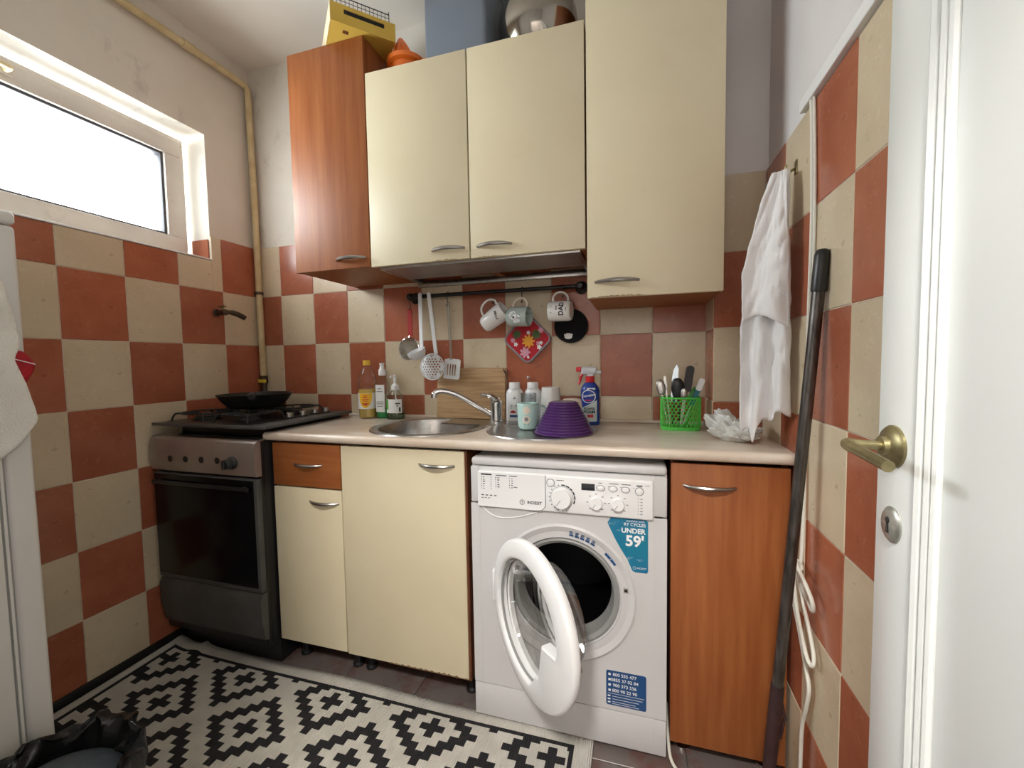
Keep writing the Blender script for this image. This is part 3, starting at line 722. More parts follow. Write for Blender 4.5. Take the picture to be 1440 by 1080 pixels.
# control panel plate, slightly proud and sloping
CPY = WYF-.012
bm = new_bm(); box(bm, 1.414, 1.944, CPY, WYF+.004, .722, .835, .005, 3); cp = obj('control_panel', bm, M_whitep, wm)
bm = new_bm(); prism(bm, [(1.4155,.724),(1.4155,.833),(1.633,.833),(1.633,.745),(1.630,.735),(1.622,.727),(1.610,.724)], .003, T(0,CPY+.0005,0) @ RX(90)); dw_ = obj('detergent_drawer', bm, M_whitep, wm)
bm = new_bm(); tube(bm, smoothpath([(1.634,CPY-.0008,.833),(1.634,CPY-.0008,.748),(1.630,CPY-.0008,.734),(1.620,CPY-.0008,.7255),(1.605,CPY-.0008,.7225)], 4), .0009, 6); obj('drawer_gap', bm, M_inkgrey, cp)
bm = new_bm(); sheet(bm, lambda u, v: Vector((1.420+.19*u, WYF-.0015-.006*math.sin(PI*u)*(1-v), .724-v*(.036*math.sin(PI*min(1,u*1.0+.02))**.8+.002*(1-u)))), 20, 4); obj('drawer_lip', bm, M_white, wm)
bm = new_bm(); tube(bm, smoothpath([(1.422,WYF-.001,.722),(1.445,WYF-.001,.700),(1.470,WYF-.001,.688),(1.505,WYF-.001,.687),(1.555,WYF-.001,.697),(1.605,WYF-.001,.714)], 5), .0025, 8); obj('drawer_grip_edge', bm, M_whitep, wm)
PF = lambda dy: (lambda x, y: Vector((x, dy, y)))
pf = PF(CPY-.0008); pfd = PF(CPY-.0030)
# dial and buttons
def dial(x, z, r, h, nm):
    b_ = new_bm(); lathe(b_, [(r,0),(r,h*.6),(r*.93,h),(0,h)], 32, T(x,CPY,z) @ RX(90)); d = obj(nm, b_, M_whitep, wm)
    b_ = new_bm(); box(b_, x-.0008, x+.0008, CPY-h-.0004, CPY-h+.001, z+.1*r, z+.85*r, 0, M=T(x,0,z) @ RY(215) @ T(-x,0,-z)); obj('pointer', b_, M_inkgrey, d)
dial(1.684, .769, .030, .020, 'programme_dial'); dial(1.785, .762, .018, .014, 'temperature_dial'); dial(1.847, .763, .018, .014, 'spin_dial')
for x, z, rx_, rz_ in ((1.798,.806,.0105,.0075),(1.833,.806,.0105,.0075),(1.868,.806,.0105,.0075),(1.906,.804,.010,.010),(1.650,.812,.0105,.0105)):
    bm = new_bm(); lathe(bm, [(1,0),(1,.003),(.8,.004),(0,.004)], 24, T(x,CPY,z) @ RX(90), rx_, rz_); obj('button', bm, M_whitep, wm)
    bm = new_bm(); lathe(bm, [(1.22,.0003),(1.22,.0009),(1.02,.0009),(1.02,.0003)], 24, T(x,CPY,z) @ RX(90), rx_, rz_); obj('button_ring', bm, M_inkgrey, cp)
bm = new_bm(); box(bm, 1.742, 1.781, CPY-.0012, CPY+.002, .797, .817, .0006); obj('display', bm, M_lcd, wm)
# printing on the panel
bm = new_bm(); random.seed(11)
rect(bm, 1.427, 1.463, .824, .8285, pfd)
for (cx, w_, rows) in ((1.428,.003,6),(1.434,.006,6),(1.460,.003,6),(1.475,.003,5),(1.482,.006,5),(1.520,.003,5),(1.527,.006,5)):
    for k in range(rows):
        rect(bm, cx, cx+w_*random.uniform(.6,1.1), .8160-.0072*k, .8180-.0072*k+random.uniform(0,.0012), pfd)
rect(bm, 1.477, 1.512, .8238, .8262, pfd); rect(bm, 1.521, 1.546, .8238, .8262, pfd); rect(bm, 1.534, 1.546, .7900, .7920, pfd)
for k in range(4): rect(bm, 1.428+.014*k, 1.436+.014*k, .7585, .7615, pfd)
for k in range(3): rect(bm, 1.428+.011*k, 1.435+.011*k, .7505, .7525, pfd)
text(bm, 'INDESIT', .0128, lambda x, y: pfd(1.600+x, .7465+y), .0003)
tube(bm, [(1.561+.0072*math.cos(t*2*PI/28), CPY-.0032, .7465+.0072*math.sin(t*2*PI/28)) for t in range(28)], .0007, 5, True)
text(bm, 'i', .013, lambda x, y: pfd(1.561+x, .7465+y), .0004)
obj('drawer_printing', bm, M_ink, dw_, False, kind='stuff')
bm = new_bm()
for k in range(16):   # ring of programme marks
    a = math.radians(-70-k*18.5)
    x, z = 1.684+.0385*math.cos(a), .769+.0385*math.sin(a)
    if not (-30 < math.degrees(math.atan2(z-.769, x-1.684)) < 95): rect(bm, x-.0013, x+.0013, z-.0016, z+.0016, pf)
for a0 in range(-25, 95, 20):
    A = [math.radians(a0+t*4.25) for t in range(5)]
    flat(bm, [(1.684+.0365*math.cos(a), .769+.0365*math.sin(a)) for a in A] + [(1.684+.0405*math.cos(a), .769+.0405*math.sin(a)) for a in A[::-1]], pf)
for cx in (1.785, 1.847):
    for k in range(7):
        a = math.radians(225-k*45); x, z = cx+.0255*math.cos(a), .7625+.0255*math.sin(a); rect(bm, x-.0028, x+.0028, z-.0009, z+.0009, pf)
for k in range(6): rect(bm, 1.9015, 1.9035, .7815-.0088*k, .7835-.0088*k, pf); rect(bm, 1.9085, 1.9145, .7818-.0088*k, .7832-.0088*k, pf)
for x in (1.820, 1.855, 1.891): rect(bm, x-.0012, x+.0012, .8115, .8138, pf)
for x, w_ in ((1.822,.026),(1.857,.026),(1.898,.017),(1.642,.014),(1.668,.022),(1.792,.010)): rect(bm, x, x+w_, .8205, .8222, pf)
rect(bm, 1.898, 1.914, .8175, .8190, pf); rect(bm, 1.920, 1.934, .8207, .8218, pf)
tube(bm, [(1.684+.034*math.cos(t*2*PI/40), CPY-.0006, .769+.034*math.sin(t*2*PI/40)) for t in range(40)], .0005, 4, True)
obj('panel_printing', bm, M_ink, cp, False, kind='stuff')
# bezel, seal, drum
MW = T(WCX, WYF, WCZ) @ RX(90)
bm = new_bm(); lathe(bm, [(.214,-.001),(.214,.003),(.208,.006),(.196,.002),(.176,-.006),(.166,-.010),(.166,-.03),(.180,-.03),(.205,-.004)], 64, MW); bz = obj('bezel', bm, M_white, wm)
bm = new_bm(); lathe(bm, [(.167,-.008),(.160,-.004),(.150,-.012),(.147,-.03),(.140,-.06),(.150,-.06),(.168,-.03)], 64, MW); obj('door_seal', bm, M_greyp, wm)
bm = new_bm(); lathe(bm, [(.148,-.05),(.165,-.07),(.165,-.36),(.05,-.375),(0,-.375)], 48, MW); obj('drum', bm, M_drum, wm)
bm = new_bm(); box(bm, 1.862, 1.874, WYF-.005, WYF+.002, .498, .512, .001); lk = obj('latch', bm, M_zinc, bz)
bm = new_bm(); box(bm, 1.864, 1.872, WYF-.0056, WYF-.004, .501, .509); obj('latch_hole', bm, M_black, lk)
bm = new_bm()
for k in range(5):
    A = [math.radians(84-k*5.2-t*1.0) for t in range(5)]
    flat(bm, [(WCX+.182*math.cos(a), WCZ+.182*math.sin(a)) for a in A]+[(WCX+.187*math.cos(a), WCZ+.187*math.sin(a)) for a in A[::-1]], PF(WYF-.0035))
    for q in range(2): 
        A2 = A[:4]; flat(bm, [(WCX+(.190+.005*q)*math.cos(a), WCZ+(.190+.005*q)*math.sin(a)) for a in A2]+[(WCX+(.1925+.005*q)*math.cos(a), WCZ+(.1925+.005*q)*math.sin(a)) for a in A2[::-1]], PF(WYF-.0055))
for k in range(2):
    A = [math.radians(48-k*7-t*1.6) for t in range(5)]
    flat(bm, [(WCX+.184*math.cos(a), WCZ+.184*math.sin(a)) for a in A]+[(WCX+.191*math.cos(a), WCZ+.191*math.sin(a)) for a in A[::-1]], PF(WYF-.0045))
obj('bezel_printing', bm, M_navy, bz, False, kind='stuff')
# stickers
sf = PF(WYF-.0006); sf2 = PF(WYF-.0011)
bm = new_bm(); flat(bm, [(1.816,.702),(1.826,.7185),(1.926,.7185),(1.930,.712),(1.930,.566),(1.926,.5615),(1.894,.5615),(1.886,.566),(1.872,.598),(1.852,.630),(1.838,.655)], sf); s1 = obj('energy_sticker', bm, M_blue, fpn, False, label='blue sticker with large white numerals')
bm = new_bm()
text(bm, 'RY CYCLES', .0125, lambda x, y: sf2(1.893+x, .7015+y), .0002, .98); text(bm, 'UNDER', .020, lambda x, y: sf2(1.889+x, .683+y), .0006)
text(bm, "59'", .044, lambda x, y: sf2(1.893+x, .652+y), .0014); text(bm, 'machine with', .0095, lambda x, y: sf2(1.895+x, .7125+y))
text(bm, 'INDESIT', .0075, lambda x, y: sf2(1.912+x, .5745+y)); tube(bm, [(1.892+.004*math.cos(t*2*PI/18), WYF-.0011, .5745+.004*math.sin(t*2*PI/18)) for t in range(18)], .0005, 4, True)
obj('sticker_lettering', bm, M_paper, s1, False, kind='stuff')
bm = new_bm(); prism(bm, rrect(.115,.108,.006), .0004, T(1.868,WYF-.0001,.197) @ RX(90)); s2 = obj('service_sticker', bm, M_navy, fpn, False, label='dark blue sticker with phone numbers')
bm = new_bm()
for k, s in enumerate(('800 555 477', '0855 37 02 84', '900 373 536', '800 90 22 90')):
    text(bm, s, .0135, lambda x, y, k=k: sf2(1.864+x, .2395-.0165*k+y), .0002); rect(bm, 1.817, 1.824, .236-.0165*k, .243-.0165*k, sf2)
rect(bm, 1.815, 1.920, .1795, .1807, sf2)
for k in range(3): rect(bm, 1.815, 1.823, .170-.010*k, .1745-.010*k, sf2); rect(bm, 1.828, 1.915-.01*k, .1712-.0085*k, .1726-.0085*k, sf2)
rect(bm, 1.828, 1.905, .148, .1494, sf2)
obj('sticker_lettering', bm, M_paper, s2, False, kind='stuff')
# open door: built closed about its hinge, then turned
HXW, HYW = 1.474, WYF-.012; OPEN = -46
MD = T(HXW, HYW, 0) @ RZ(OPEN)
DR = .215; DCX = DR-.004
def dpt(a, r, y): return MD @ Vector((DCX+r*math.cos(a), y, WCZ+.002+r*math.sin(a)))
n = 96; bm = new_bm(); prevs = []
for k in range(n):
    a = 2*PI*k/n; dg = (math.degrees(a)+180) % 360-180
    # inner edge: wider ring towards the free side, a solid grip on its lower half
    ri = .168-.016*(.5+.5*math.cos(a))
    if -82 < dg < -3:
        s_ = min(1, (dg+82)/14, (-3-dg)/7); ri = ri*(1-s_) + s_*min(.128, .083/max(.12, math.cos(math.radians(dg+10))))
    prevs.append([bm.verts.new(dpt(a, r, y)) for r, y in ((DR-.004,.012),(DR,.006),(DR,-.004),(DR-.002,-.009),(DR-.008,-.013),(ri+.010,-.019),(ri+.003,-.017),(ri,-.013),(ri,.012))])
for k in range(n):
    a, b = prevs[k], prevs[(k+1) % n]
    for i in range(len(a)):
        j = (i+1) % len(a); bm.faces.new((a[i], a[j], b[j], b[i]))
wd = obj('door', bm, M_whitep, wm)
Mdo = MD @ T(DCX, 0, WCZ+.002) @ RX(-90)
bm = new_bm(); lathe(bm, [(.196,.010),(.196,.022),(.168,.030),(.160,.030),(.160,.010)], 56, Mdo); obj('inner_ring', bm, M_whitep, wd)
bm = new_bm(); lathe(bm, [(.163,.012),(.158,.02),(.150,.05),(.136,.085),(.110,.098),(0,.104)], 48, Mdo); obj('door_glass', bm, glass('door_bowl_glass', (.80,.80,.79), gloss=.10), wd)
bm = new_bm(); tube(bm, [dpt(2*PI*t/64, .163-.012*(.5+.5*math.cos(2*PI*t/64)), -.006) for t in range(64)], .004, 6, True); obj('glass_seal', bm, M_greyp, wd)
bm = new_bm(); box(bm, WCX-.226, WCX-.190, WYF-.014, WYF+.002, WCZ-.05, WCZ+.05, .003); obj('hinge', bm, M_whitep, wm)
bm = new_bm(); tube(bm, [MD @ Vector((DCX*2-.02, .012, WCZ-.02)), MD @ Vector((DCX*2-.02, .028, WCZ-.02))], .006, 8); obj('latch_hook', bm, M_zinc, wd)
for x in (WX0+.05, WX1-.05):
    for y in (WYF+.06, -.08):
        bm = new_bm(); lathe(bm, [(0,0),(.022,0),(.022,.006),(.012,.01),(.012,.013),(0,.013)], 16, T(x,y,0)); obj('foot', bm, M_rubber, wm)

# ------------------------------------------------------------------ rug
RX0, RX1, RY0, RY1 = .024, 1.772, -1.088, -.487
PXC, PYC = .878, -.590; CWX, CWY = .389/14, .3325/14
def black(x, y):
    if not (RX0+.024 < x < RX1-.055 and RY0+.05 < y < RY1-.043): return False
    if y > RY1-.056 or x > RX1-.068 or x < RX0+.036 or y < RY0+.063: return True
    i0 = round((x-PXC)/CWX); j0 = round((y-PYC)/CWY)
    i = (i0+7) % 14-7; j = (j0+7) % 14-7
    for (ci, cj) in ((0,0),(7,7),(-7,7),(7,-7),(-7,-7)):
        d_ = abs(i-ci)+abs(j-cj)
        if d_ <= 1 or 4 <= d_ <= 5: return True
    return False
# cut lines: lattice steps + the border lines, so the pattern edges are sharp
def cuts(lo, hi, c, w, extra):
    s = {lo, hi, *extra}
    k = math.floor((lo-c)/w)-1
    while c+(k+.5)*w < hi:
        v = c+(k+.5)*w
        if v > lo: s.add(v)
        k += 1
    s = sorted(s); out = [s[0]]
    for v in s[1:]:
        if v-out[-1] > .0008: out.append(v)
    return out
xs = cuts(RX0, RX1, PXC, CWX, (RX0+.024, RX0+.036, RX1-.055, RX1-.068)); ys = cuts(RY0, RY1, PYC, CWY, (RY0+.05, RY0+.063, RY1-.043, RY1-.056))
def rug_z(x, y):
    z = .006
    z += .020*max(0, 1-(x-RX0)/.10)**2                                  # edge curling up the wall
    z += .016*math.exp(-((x-.17-.25*(y+.487))/.022)**2)*max(0, 1-(-.487-y)/.16)   # ruck near the stove
    z += .0025*math.sin(7*x+3*y)*math.sin(5*y)
    z += .006*math.exp(-((y+.487)/.03)**2)*(.5+.5*math.sin(9*x))
    return max(.004, z)
bm = new_bm()
g = [[bm.verts.new((x + (.008*math.sin(6*x) if y > RY1-.001 else 0)*0, y, rug_z(x, y))) for x in xs] for y in ys]
for j in range(len(ys)-1):
    for i in range(len(xs)-1):
        f = bm.faces.new((g[j][i], g[j][i+1], g[j+1][i+1], g[j+1][i])); f.material_index = 1 if black((xs[i]+xs[i+1])/2, (ys[j]+ys[j+1])/2) else 0
obj('rug', bm, [M_rugw, M_rugb], None, True, solid=.004, label='black and white woven rug with stepped diamond pattern on the floor', cat='rug', solid_off=-1)

# ------------------------------------------------------------------ fridge, towel, mitt
FXR, FYF = .50, -1.112
fr = thing('fridge', 'white fridge standing side-on against the window wall', 'fridge', (.26, -1.42, 0))
bm = new_bm(); box(bm, .03, FXR, -1.72, FYF-.062, .02, 1.515, .006); obj('body', bm, M_fridge, fr)
bm = new_bm(); box(bm, .03, FXR, FYF-.050, FYF, .05, 1.515, .010, 3); fd = obj('door', bm, M_fridge, fr)
bm = new_bm(); box(bm, .04, FXR-.006, FYF-.064, FYF-.048, .06, 1.50); obj('door_seal', bm, M_greyp, fr)
bm = new_bm(); box(bm, .04, FXR-.002, FYF-.0585, FYF-.0535, .06, 1.50); obj('seal_ridge', bm, M_fridge, fr)
bm = new_bm(); box(bm, .028, FXR+.002, -1.722, FYF+.001, 1.517, 1.548, .010, 3); obj('top_panel', bm, M_fridge, fr)
bm = new_bm(); box(bm, .06, .08, FYF, FYF+.03, .8, 1.1, .005); obj('handle', bm, M_fridge, fd)
for x in (.08,.45):
    for y in (-1.68,-1.2):
        bm = new_bm(); lathe(bm, [(0,0),(.02,0),(.02,.02),(0,.02)], 14, T(x,y,0)); obj('foot', bm, M_rubber, fr)
hk = thing('towel_hook', 'small white stick-on hook on the fridge side', 'hook', (FXR, -1.215, 1.30))
bm = new_bm(); box(bm, FXR, FXR+.004, -1.235, -1.195, 1.285, 1.335, .001); tube(bm, smoothpath([(FXR+.003,-1.215,1.31),(FXR+.022,-1.215,1.30),(FXR+.03,-1.215,1.315)],4), .004, 8); obj('hook', bm, M_whitep, hk)
def drape(name, top, w0, w1, length, depth, axis_u, out, mt, label, cat, seed, folds=3, thick=.006, nu=36, nv=30, hem=0.0):
    random.seed(seed); top = Vector(top); U = Vector(axis_u).normalized(); O = Vector(out).normalized()
    ph = random.random()*6
    b_ = new_bm()
    def f(u, v):
        w = w0+(w1-w0)*min(1, v*1.6)**.8; s = (u-.5)*w
        fold = depth*(.35+.65*v)*math.sin(folds*2*PI*u+ph+1.2*v)*(.6+.4*math.sin(3.1*u+2*v))
        nz = .010*noise.noise(Vector((u*5+seed, v*7, 1.3)))
        return top + U*(s+.012*math.sin(5*v+ph)*v) + O*(.012+depth+fold+nz) + Vector((0,0,-length*v*(1+hem*math.sin(u*9+ph))+.03*math.cos(PI*(u-.5))*(1-v)))
    sheet(b_, f, nu, nv)
    return obj(name, b_, mt, None, True, solid=thick, label=label, cat=cat, ang=80)
bm = new_bm()
EDG = [(1.40,-1.175),(1.37,-1.163),(1.30,-1.150),(1.255,-1.143),(1.228,-1.146),(1.204,-1.156),(1.17,-1.148),(1.13,-1.137),(1.09,-1.127),(1.061,-1.122),(1.035,-1.135),(1.008,-1.152),(.982,-1.185)]
def towf(u, v):
    z = 1.40-.418*v; yr = EDG[-1][1]
    for (za_, ya_), (zb_, yb_) in zip(EDG[:-1], EDG[1:]):
        if zb_ <= z <= za_: yr = ya_+(yb_-ya_)*(za_-z)/(za_-zb_); break
    yl = -1.245-.12*v
    y = yr+(yl-yr)*u
    x = FXR+.034+.016*math.sin(9*u+3*v)*(.4+v)+.010*noise.noise(Vector((u*5, v*6, 4)))
    return Vector((x, y, z-.045*u*v+.006*math.sin(14*u)*v))
sheet(bm, towf, 34, 40); obj('towel', bm, M_terry, None, True, solid=.012, label='thick white terry towel hanging on the fridge side', cat='towel', ang=80, solid_off=0)
bm = new_bm()
def mitf(u, v):
    w = .058*(.55+.45*math.sin(PI*min(1,v*1.15+.12)))
    return Vector((FXR+.012+.004*math.sin(7*u+5*v)+.008*math.sin(PI*u), -1.148+w*(u-.5)*1.15+.016*v+.004*math.sin(6*v), 1.234-.115*v-.012*u*(1-v)))
sheet(bm, mitf, 16, 16); mit = obj('oven_mitt', bm, M_redcloth, None, True, solid=.006, label='bright red cloth mitt peeking out behind the white towel', cat='mitt', ang=80, solid_off=1)
bm = new_bm(); tube(bm, [mitf(.05,.18)+Vector((.008,0,0)), mitf(.4,.22)+Vector((.008,0,0)), mitf(.95,.30)+Vector((.008,0,0))], .0012, 6); obj('white_seam', bm, M_cloth, mit)

# ------------------------------------------------------------------ waste bin with black liner, and lid
bn = thing('waste_bin', 'waste bin lined with a black plastic bag in front of the fridge', 'bin', (.70, -1.22, 0))
bm = new_bm(); lathe(bm, [(0,.0),(.115,.0),(.12,.006),(.135,.27),(.131,.27),(.116,.014),(0,.012)], 36, T(.70,-1.22,0)); obj('bucket', bm, M_dgrey, bn)
bm = new_bm(); random.seed(2)
def bagf(u, v):
    a = 2*PI*u
    if v < .5: r = .150+.012*math.sin(9*a)*.6+.015*noise.noise(Vector((math.cos(a)*3, math.sin(a)*3, v*6))); z = .10+v*2*.22+.018*noise.noise(Vector((math.cos(a)*2, math.sin(a)*2, 5)))
    else:
        t = (v-.5)*2; r = .150-.05*t+.03*noise.noise(Vector((math.cos(a)*4, math.sin(a)*4, t*3+9))); z = .32+.022*math.sin(PI*t)-.10*t+.03*noise.noise(Vector((math.cos(a)*3, math.sin(a)*3, t*2)))
    z += .02*math.cos(a-1.2)*v
    return Vector((.70+r*math.cos(a), -1.22+r*math.sin(a), z))
sheet(bm, bagf, 72, 22, True); obj('liner_bag', bm, M_bagblack, bn, True, solid=.0015, ang=60)
bm = new_bm(); lathe(bm, [(.100,.0),(.104,.004),(.098,.018),(.07,.034),(.03,.041),(0,.043)], 36, T(.725,-1.205,.268) @ RX(-10) @ RY(8)); obj('lid', bm, M_lidgrey, bn)

# ------------------------------------------------------------------ pole, cables, cloth on the right
pole_top, pole_bot = Vector((2.287, -.66, 1.412)), Vector((2.205, -.615, .008))
ax = pole_top-pole_bot
P_ = lambda t: pole_bot+ax*t
bp = thing('mop_pole', 'worn dark metal mop pole with black grip leaning on the tiled wall', 'pole', pole_bot)
bm = new_bm(); tube(bm, [P_(t) for t in (.26,.5,.75,.95)], .0125, 16); obj('shaft', bm, M_pole, bp)
bm = new_bm(); tube(bm, [P_(t) for t in (.935,.94,.99,.997,1)], [.0145,.0155,.0150,.013,.009], 16); obj('grip', bm, M_blackp, bp)
bm = new_bm(); tube(bm, [P_(t) for t in (0,.1,.2,.268)], [.014,.0145,.0148,.0145], 12); lowr = obj('lower_shaft', bm, M_polew, bp)
bm = new_bm(); tube(bm, smoothpath([P_(.10)+Vector((.012,0,0)), P_(.10)+Vector((.035,-.004,-.005)), P_(.085)+Vector((.05,-.004,-.02)), P_(.06)+Vector((.045,-.004,-.02))], 4), .0012, 5); obj('splinter', bm, M_polew, bp); bm = new_bm(); tube(bm, [P_(.235)+Vector((.013,0,0)), P_(.21)+Vector((.021,-.002,0)), P_(.17)+Vector((.016,0,0))], .004, 6); obj('splinter', bm, M_polew, bp)
cb = thing('power_cable', 'white power cable with a looped knot hanging down the tiled right wall', 'cable', (2.29, -.55, 0))
bm = new_bm(); tube(bm, smoothpath([(2.2925,-.560,1.784),(2.2925,-.568,1.72),(2.2925,-.580,1.51),(2.292,-.576,1.31),(2.2925,-.572,1.18),(2.290,-.576,.84),(2.288,-.576,.69),(2.284,-.565,.655),(2.280,-.545,.62),(2.280,-.540,.58),(2.281,-.562,.545),(2.283,-.592,.50),(2.285,-.625,.44),(2.286,-.645,.40),(2.286,-.630,.34),(2.286,-.610,.28),(2.286,-.604,.17),(2.286,-.604,.006)], 8), .0045, 8); obj('cord', bm, M_cable, cb)
bm = new_bm(); tube(bm, smoothpath([(2.2935,-.572,1.784),(2.2935,-.580,1.72),(2.2935,-.592,1.53),(2.2935,-.590,1.30),(2.2935,-.586,1.05)], 8), .0032, 8); obj('thin_cord', bm, M_cable, cb)
bm = new_bm(); tube(bm, smoothpath([(2.278,-.566,.672),(2.272,-.600,.670),(2.272,-.650,.655),(2.275,-.682,.632),(2.279,-.676,.606),(2.282,-.645,.606),(2.283,-.600,.620),(2.282,-.565,.640)], 6, True), .0045, 8, True); obj('loop', bm, M_cable, cb)
bm = new_bm(); tube(bm, smoothpath([(2.275,-.572,.668),(2.268,-.590,.63),(2.270,-.615,.56),(2.276,-.650,.49),(2.280,-.672,.475),(2.283,-.676,.495),(2.284,-.655,.53),(2.283,-.61,.585),(2.281,-.575,.64)], 6, True), .0042, 8, True); obj('loop', bm, M_cable, cb)
bm = new_bm(); tube(bm, [(2.279+.010*math.cos(t*2*PI/14), -.572+.017*math.sin(t*2*PI/14), .664+.006*math.sin(t*2*PI/14)) for t in range(14)], .004, 8, True); obj('knot', bm, M_cable, cb)
bm = new_bm(); tube(bm, smoothpath([(1.987,-.40,.10),(1.988,-.47,.05),(2.000,-.52,.012),(2.06,-.565,.006),(2.14,-.60,.006)], 8), .0045, 8)
obj('hose', bm, M_cable, None, label='thin pale hose on the floor beside the washing machine foot', cat='hose')
wh = thing('wall_hook', 'small brass hook on the tiled wall above the white cloth', 'hook', (XR-.008, -.452, 1.655))
bm = new_bm(); box(bm, XR-.011, XR-.008, -.462, -.444, 1.655, 1.690, .001); tube(bm, smoothpath([(XR-.010,-.453,1.672),(XR-.026,-.453,1.662),(XR-.032,-.453,1.672),(XR-.032,-.453,1.680)], 4), .0032, 8); obj('hook', bm, M_brass, wh)
# white cloth: gathered at the hook, fanning out to the worktop
bm = new_bm()
def clothf(u, v):
    # left-out edge and right-wall edge of the cloth at height parameter v
    zt = 1.668-.02*abs(u-.5)
    zb_ = .972-.030*math.exp(-((u-.28)/.13)**2)+.055*u+.010*math.sin(17*u)
    z = zt+(zb_-zt)*v
    s = min(1, .12+1.5*v)**.75
    L = Vector((2.277-.082*s, -.447+.060*s, 0)); R = Vector((2.284, -.455-.035*s, 0))
    p = L.lerp(R, u)
    am = .010*s+.006*v
    d = am*math.sin(2*PI*2.2*u+1.0+1.5*v)+.016*abs(noise.noise(Vector((u*3+v*2, v*5, 2))))*s+.010*abs(noise.noise(Vector((u*7-v*3, v*9, 7))))
    nrm = Vector((-.55,-.83,0))
    p = p+nrm*(.008+d); p.x = min(p.x, 2.290); p.z = z+.010*math.sin(5*u+4*v)*v
    return p
sheet(bm, clothf, 48, 60); obj('white_cloth', bm, M_cloth, None, True, solid=.0025, label='long white cotton cloth hanging from the brass wall hook', cat='cloth', ang=80)
# doubled-over upper flap of the cloth is folded in front
bm = new_bm()
def flapf(u, v):
    z = 1.655-.385*v+.020*math.sin(4*u)*v; s = min(1, .15+1.3*v)**.8
    L = Vector((2.272-.078*s, -.452+.022*s, 0)); R = Vector((2.283, -.462-.032*s, 0)); p = L.lerp(R, u)
    d = .009*s*math.sin(2*PI*1.3*u+.5+2*v)+.012*abs(noise.noise(Vector((u*3+4+v*2, v*5, 9))))+.007*abs(noise.noise(Vector((u*8+v*4, v*9, 3))))
    p = p+Vector((-.55,-.83,0))*(.030+d); p.x = min(p.x, 2.287); p.z = z; return p
sheet(bm, flapf, 30, 34); obj('white_cloth', bm, M_cloth, None, True, solid=.0025, label='folded shorter flap of white cloth over the long cloth on the hook', cat='cloth', ang=80)
# crumpled plastic bag on the worktop
bm = new_bm(); bmesh.ops.create_icosphere(bm, subdivisions=5, radius=1)
for v in bm.verts:
    p = v.co.copy(); q = abs(noise.noise(p*1.5+Vector((3,1,7))))*.8+abs(noise.noise(p*3.1+Vector((1,2,3))))*.5+abs(noise.noise(p*6.5))*.22
    rr = .72+.55*q
    x, y, z = p.x*.090*rr, p.y*.055*rr, max(0, (p.z*.5+.5))*.082*rr*(1-.38*p.x)
    if z < .004: z = 0
    c_, s_ = math.cos(-.75), math.sin(-.75)
    v.co = Vector((2.178+x*c_-y*s_, -.335+x*s_+y*c_, CT+.0008+z))
obj('plastic_bag', bm, M_bagwhite, None, True, label='crumpled white plastic bag lying on the worktop under the cloth', cat='plastic bag', ang=25)

# ------------------------------------------------------------------ wall rail and hanging things
RY_, RZ_ = -.058, 1.472
rl = thing('kitchen_rail', 'black metal rail on the tiles under the wall cabinets', 'rail', (1.30, RY_, RZ_))
bm = new_bm(); tube(bm, [(.925,RY_,RZ_),(1.690,RY_,RZ_)], .0085, 12); obj('bar', bm, M_black, rl)
for x in (.930, 1.684):
    bm = new_bm(); lathe(bm, [(.026,.008),(.026,.013),(.011,.018),(.011,.040),(.016,.044),(.016,.070),(.010,.078),(0,.079)], 20, T(x,0,RZ_) @ RX(90)); obj('bracket', bm, M_black, rl)
def s_hook(x, drop, label):
    b_ = new_bm(); y = RY_; pts = []
    for k in range(9): a = PI*(1.15-1.15*k/8); pts.append((x, y+.0115*math.cos(a)*-1, RZ_+.0005+.0115*math.sin(a)))
    zl = RZ_-drop
    pts = [(x, y+.010, RZ_-.004)]+[(x, y+.0112*math.cos(PI*k/8), RZ_+.0112*math.sin(PI*k/8)) for k in range(9)]+[(x, y-.010, RZ_-.02), (x, y-.006, zl+.008)]+[(x, y-.006-.007+.007*math.cos(PI*k/6), zl-.006*math.sin(PI*k/6)) for k in range(1,7)]
    tube(b_, pts, .0019, 6)
    return obj('s_hook', b_, M_black, None, label=label, cat='hook', group='black hooks on the kitchen rail')
s_hook(.930, .050, 'black hook on the rail holding the red-handled strainer')
s_hook(1.112, .044, 'black hook on the rail holding the clear-handled spatula')
s_hook(1.322, .046, 'black hook on the rail holding the tilted white mug')
s_hook(1.447, .048, 'black hook on the rail holding the grey-green bee mug')
s_hook(1.617, .036, 'black hook on the rail holding the white lettered mug')
# strainer
sn = thing('strainer', 'small wire strainer with a translucent red handle hung on the rail', 'strainer', (.922, -.07, 1.19))
bm = new_bm(); prism(bm, rrect(.020,.125,.009), .006, T(.926,-.062,1.358) @ RX(90)); obj('handle', bm, M_redt, sn)
bm = new_bm(); tube(bm, [(.922+.050*math.cos(2*PI*t/36), -.072, 1.240+.050*math.sin(2*PI*t/36)) for t in range(36)], .0032, 8, True); tube(bm, [(.924,-.068,1.30),(.923,-.072,1.288)], .003, 6); obj('rim', bm, M_chrome, sn)
bm = new_bm(); lathe(bm, [(.049,.0),(.046,.016),(.036,.032),(.020,.042),(0,.046)], 40, T(.922,-.074,1.240) @ RX(-90) @ T(0,0,0)); 
o = obj('mesh_bowl', bm, M_mesh, sn)
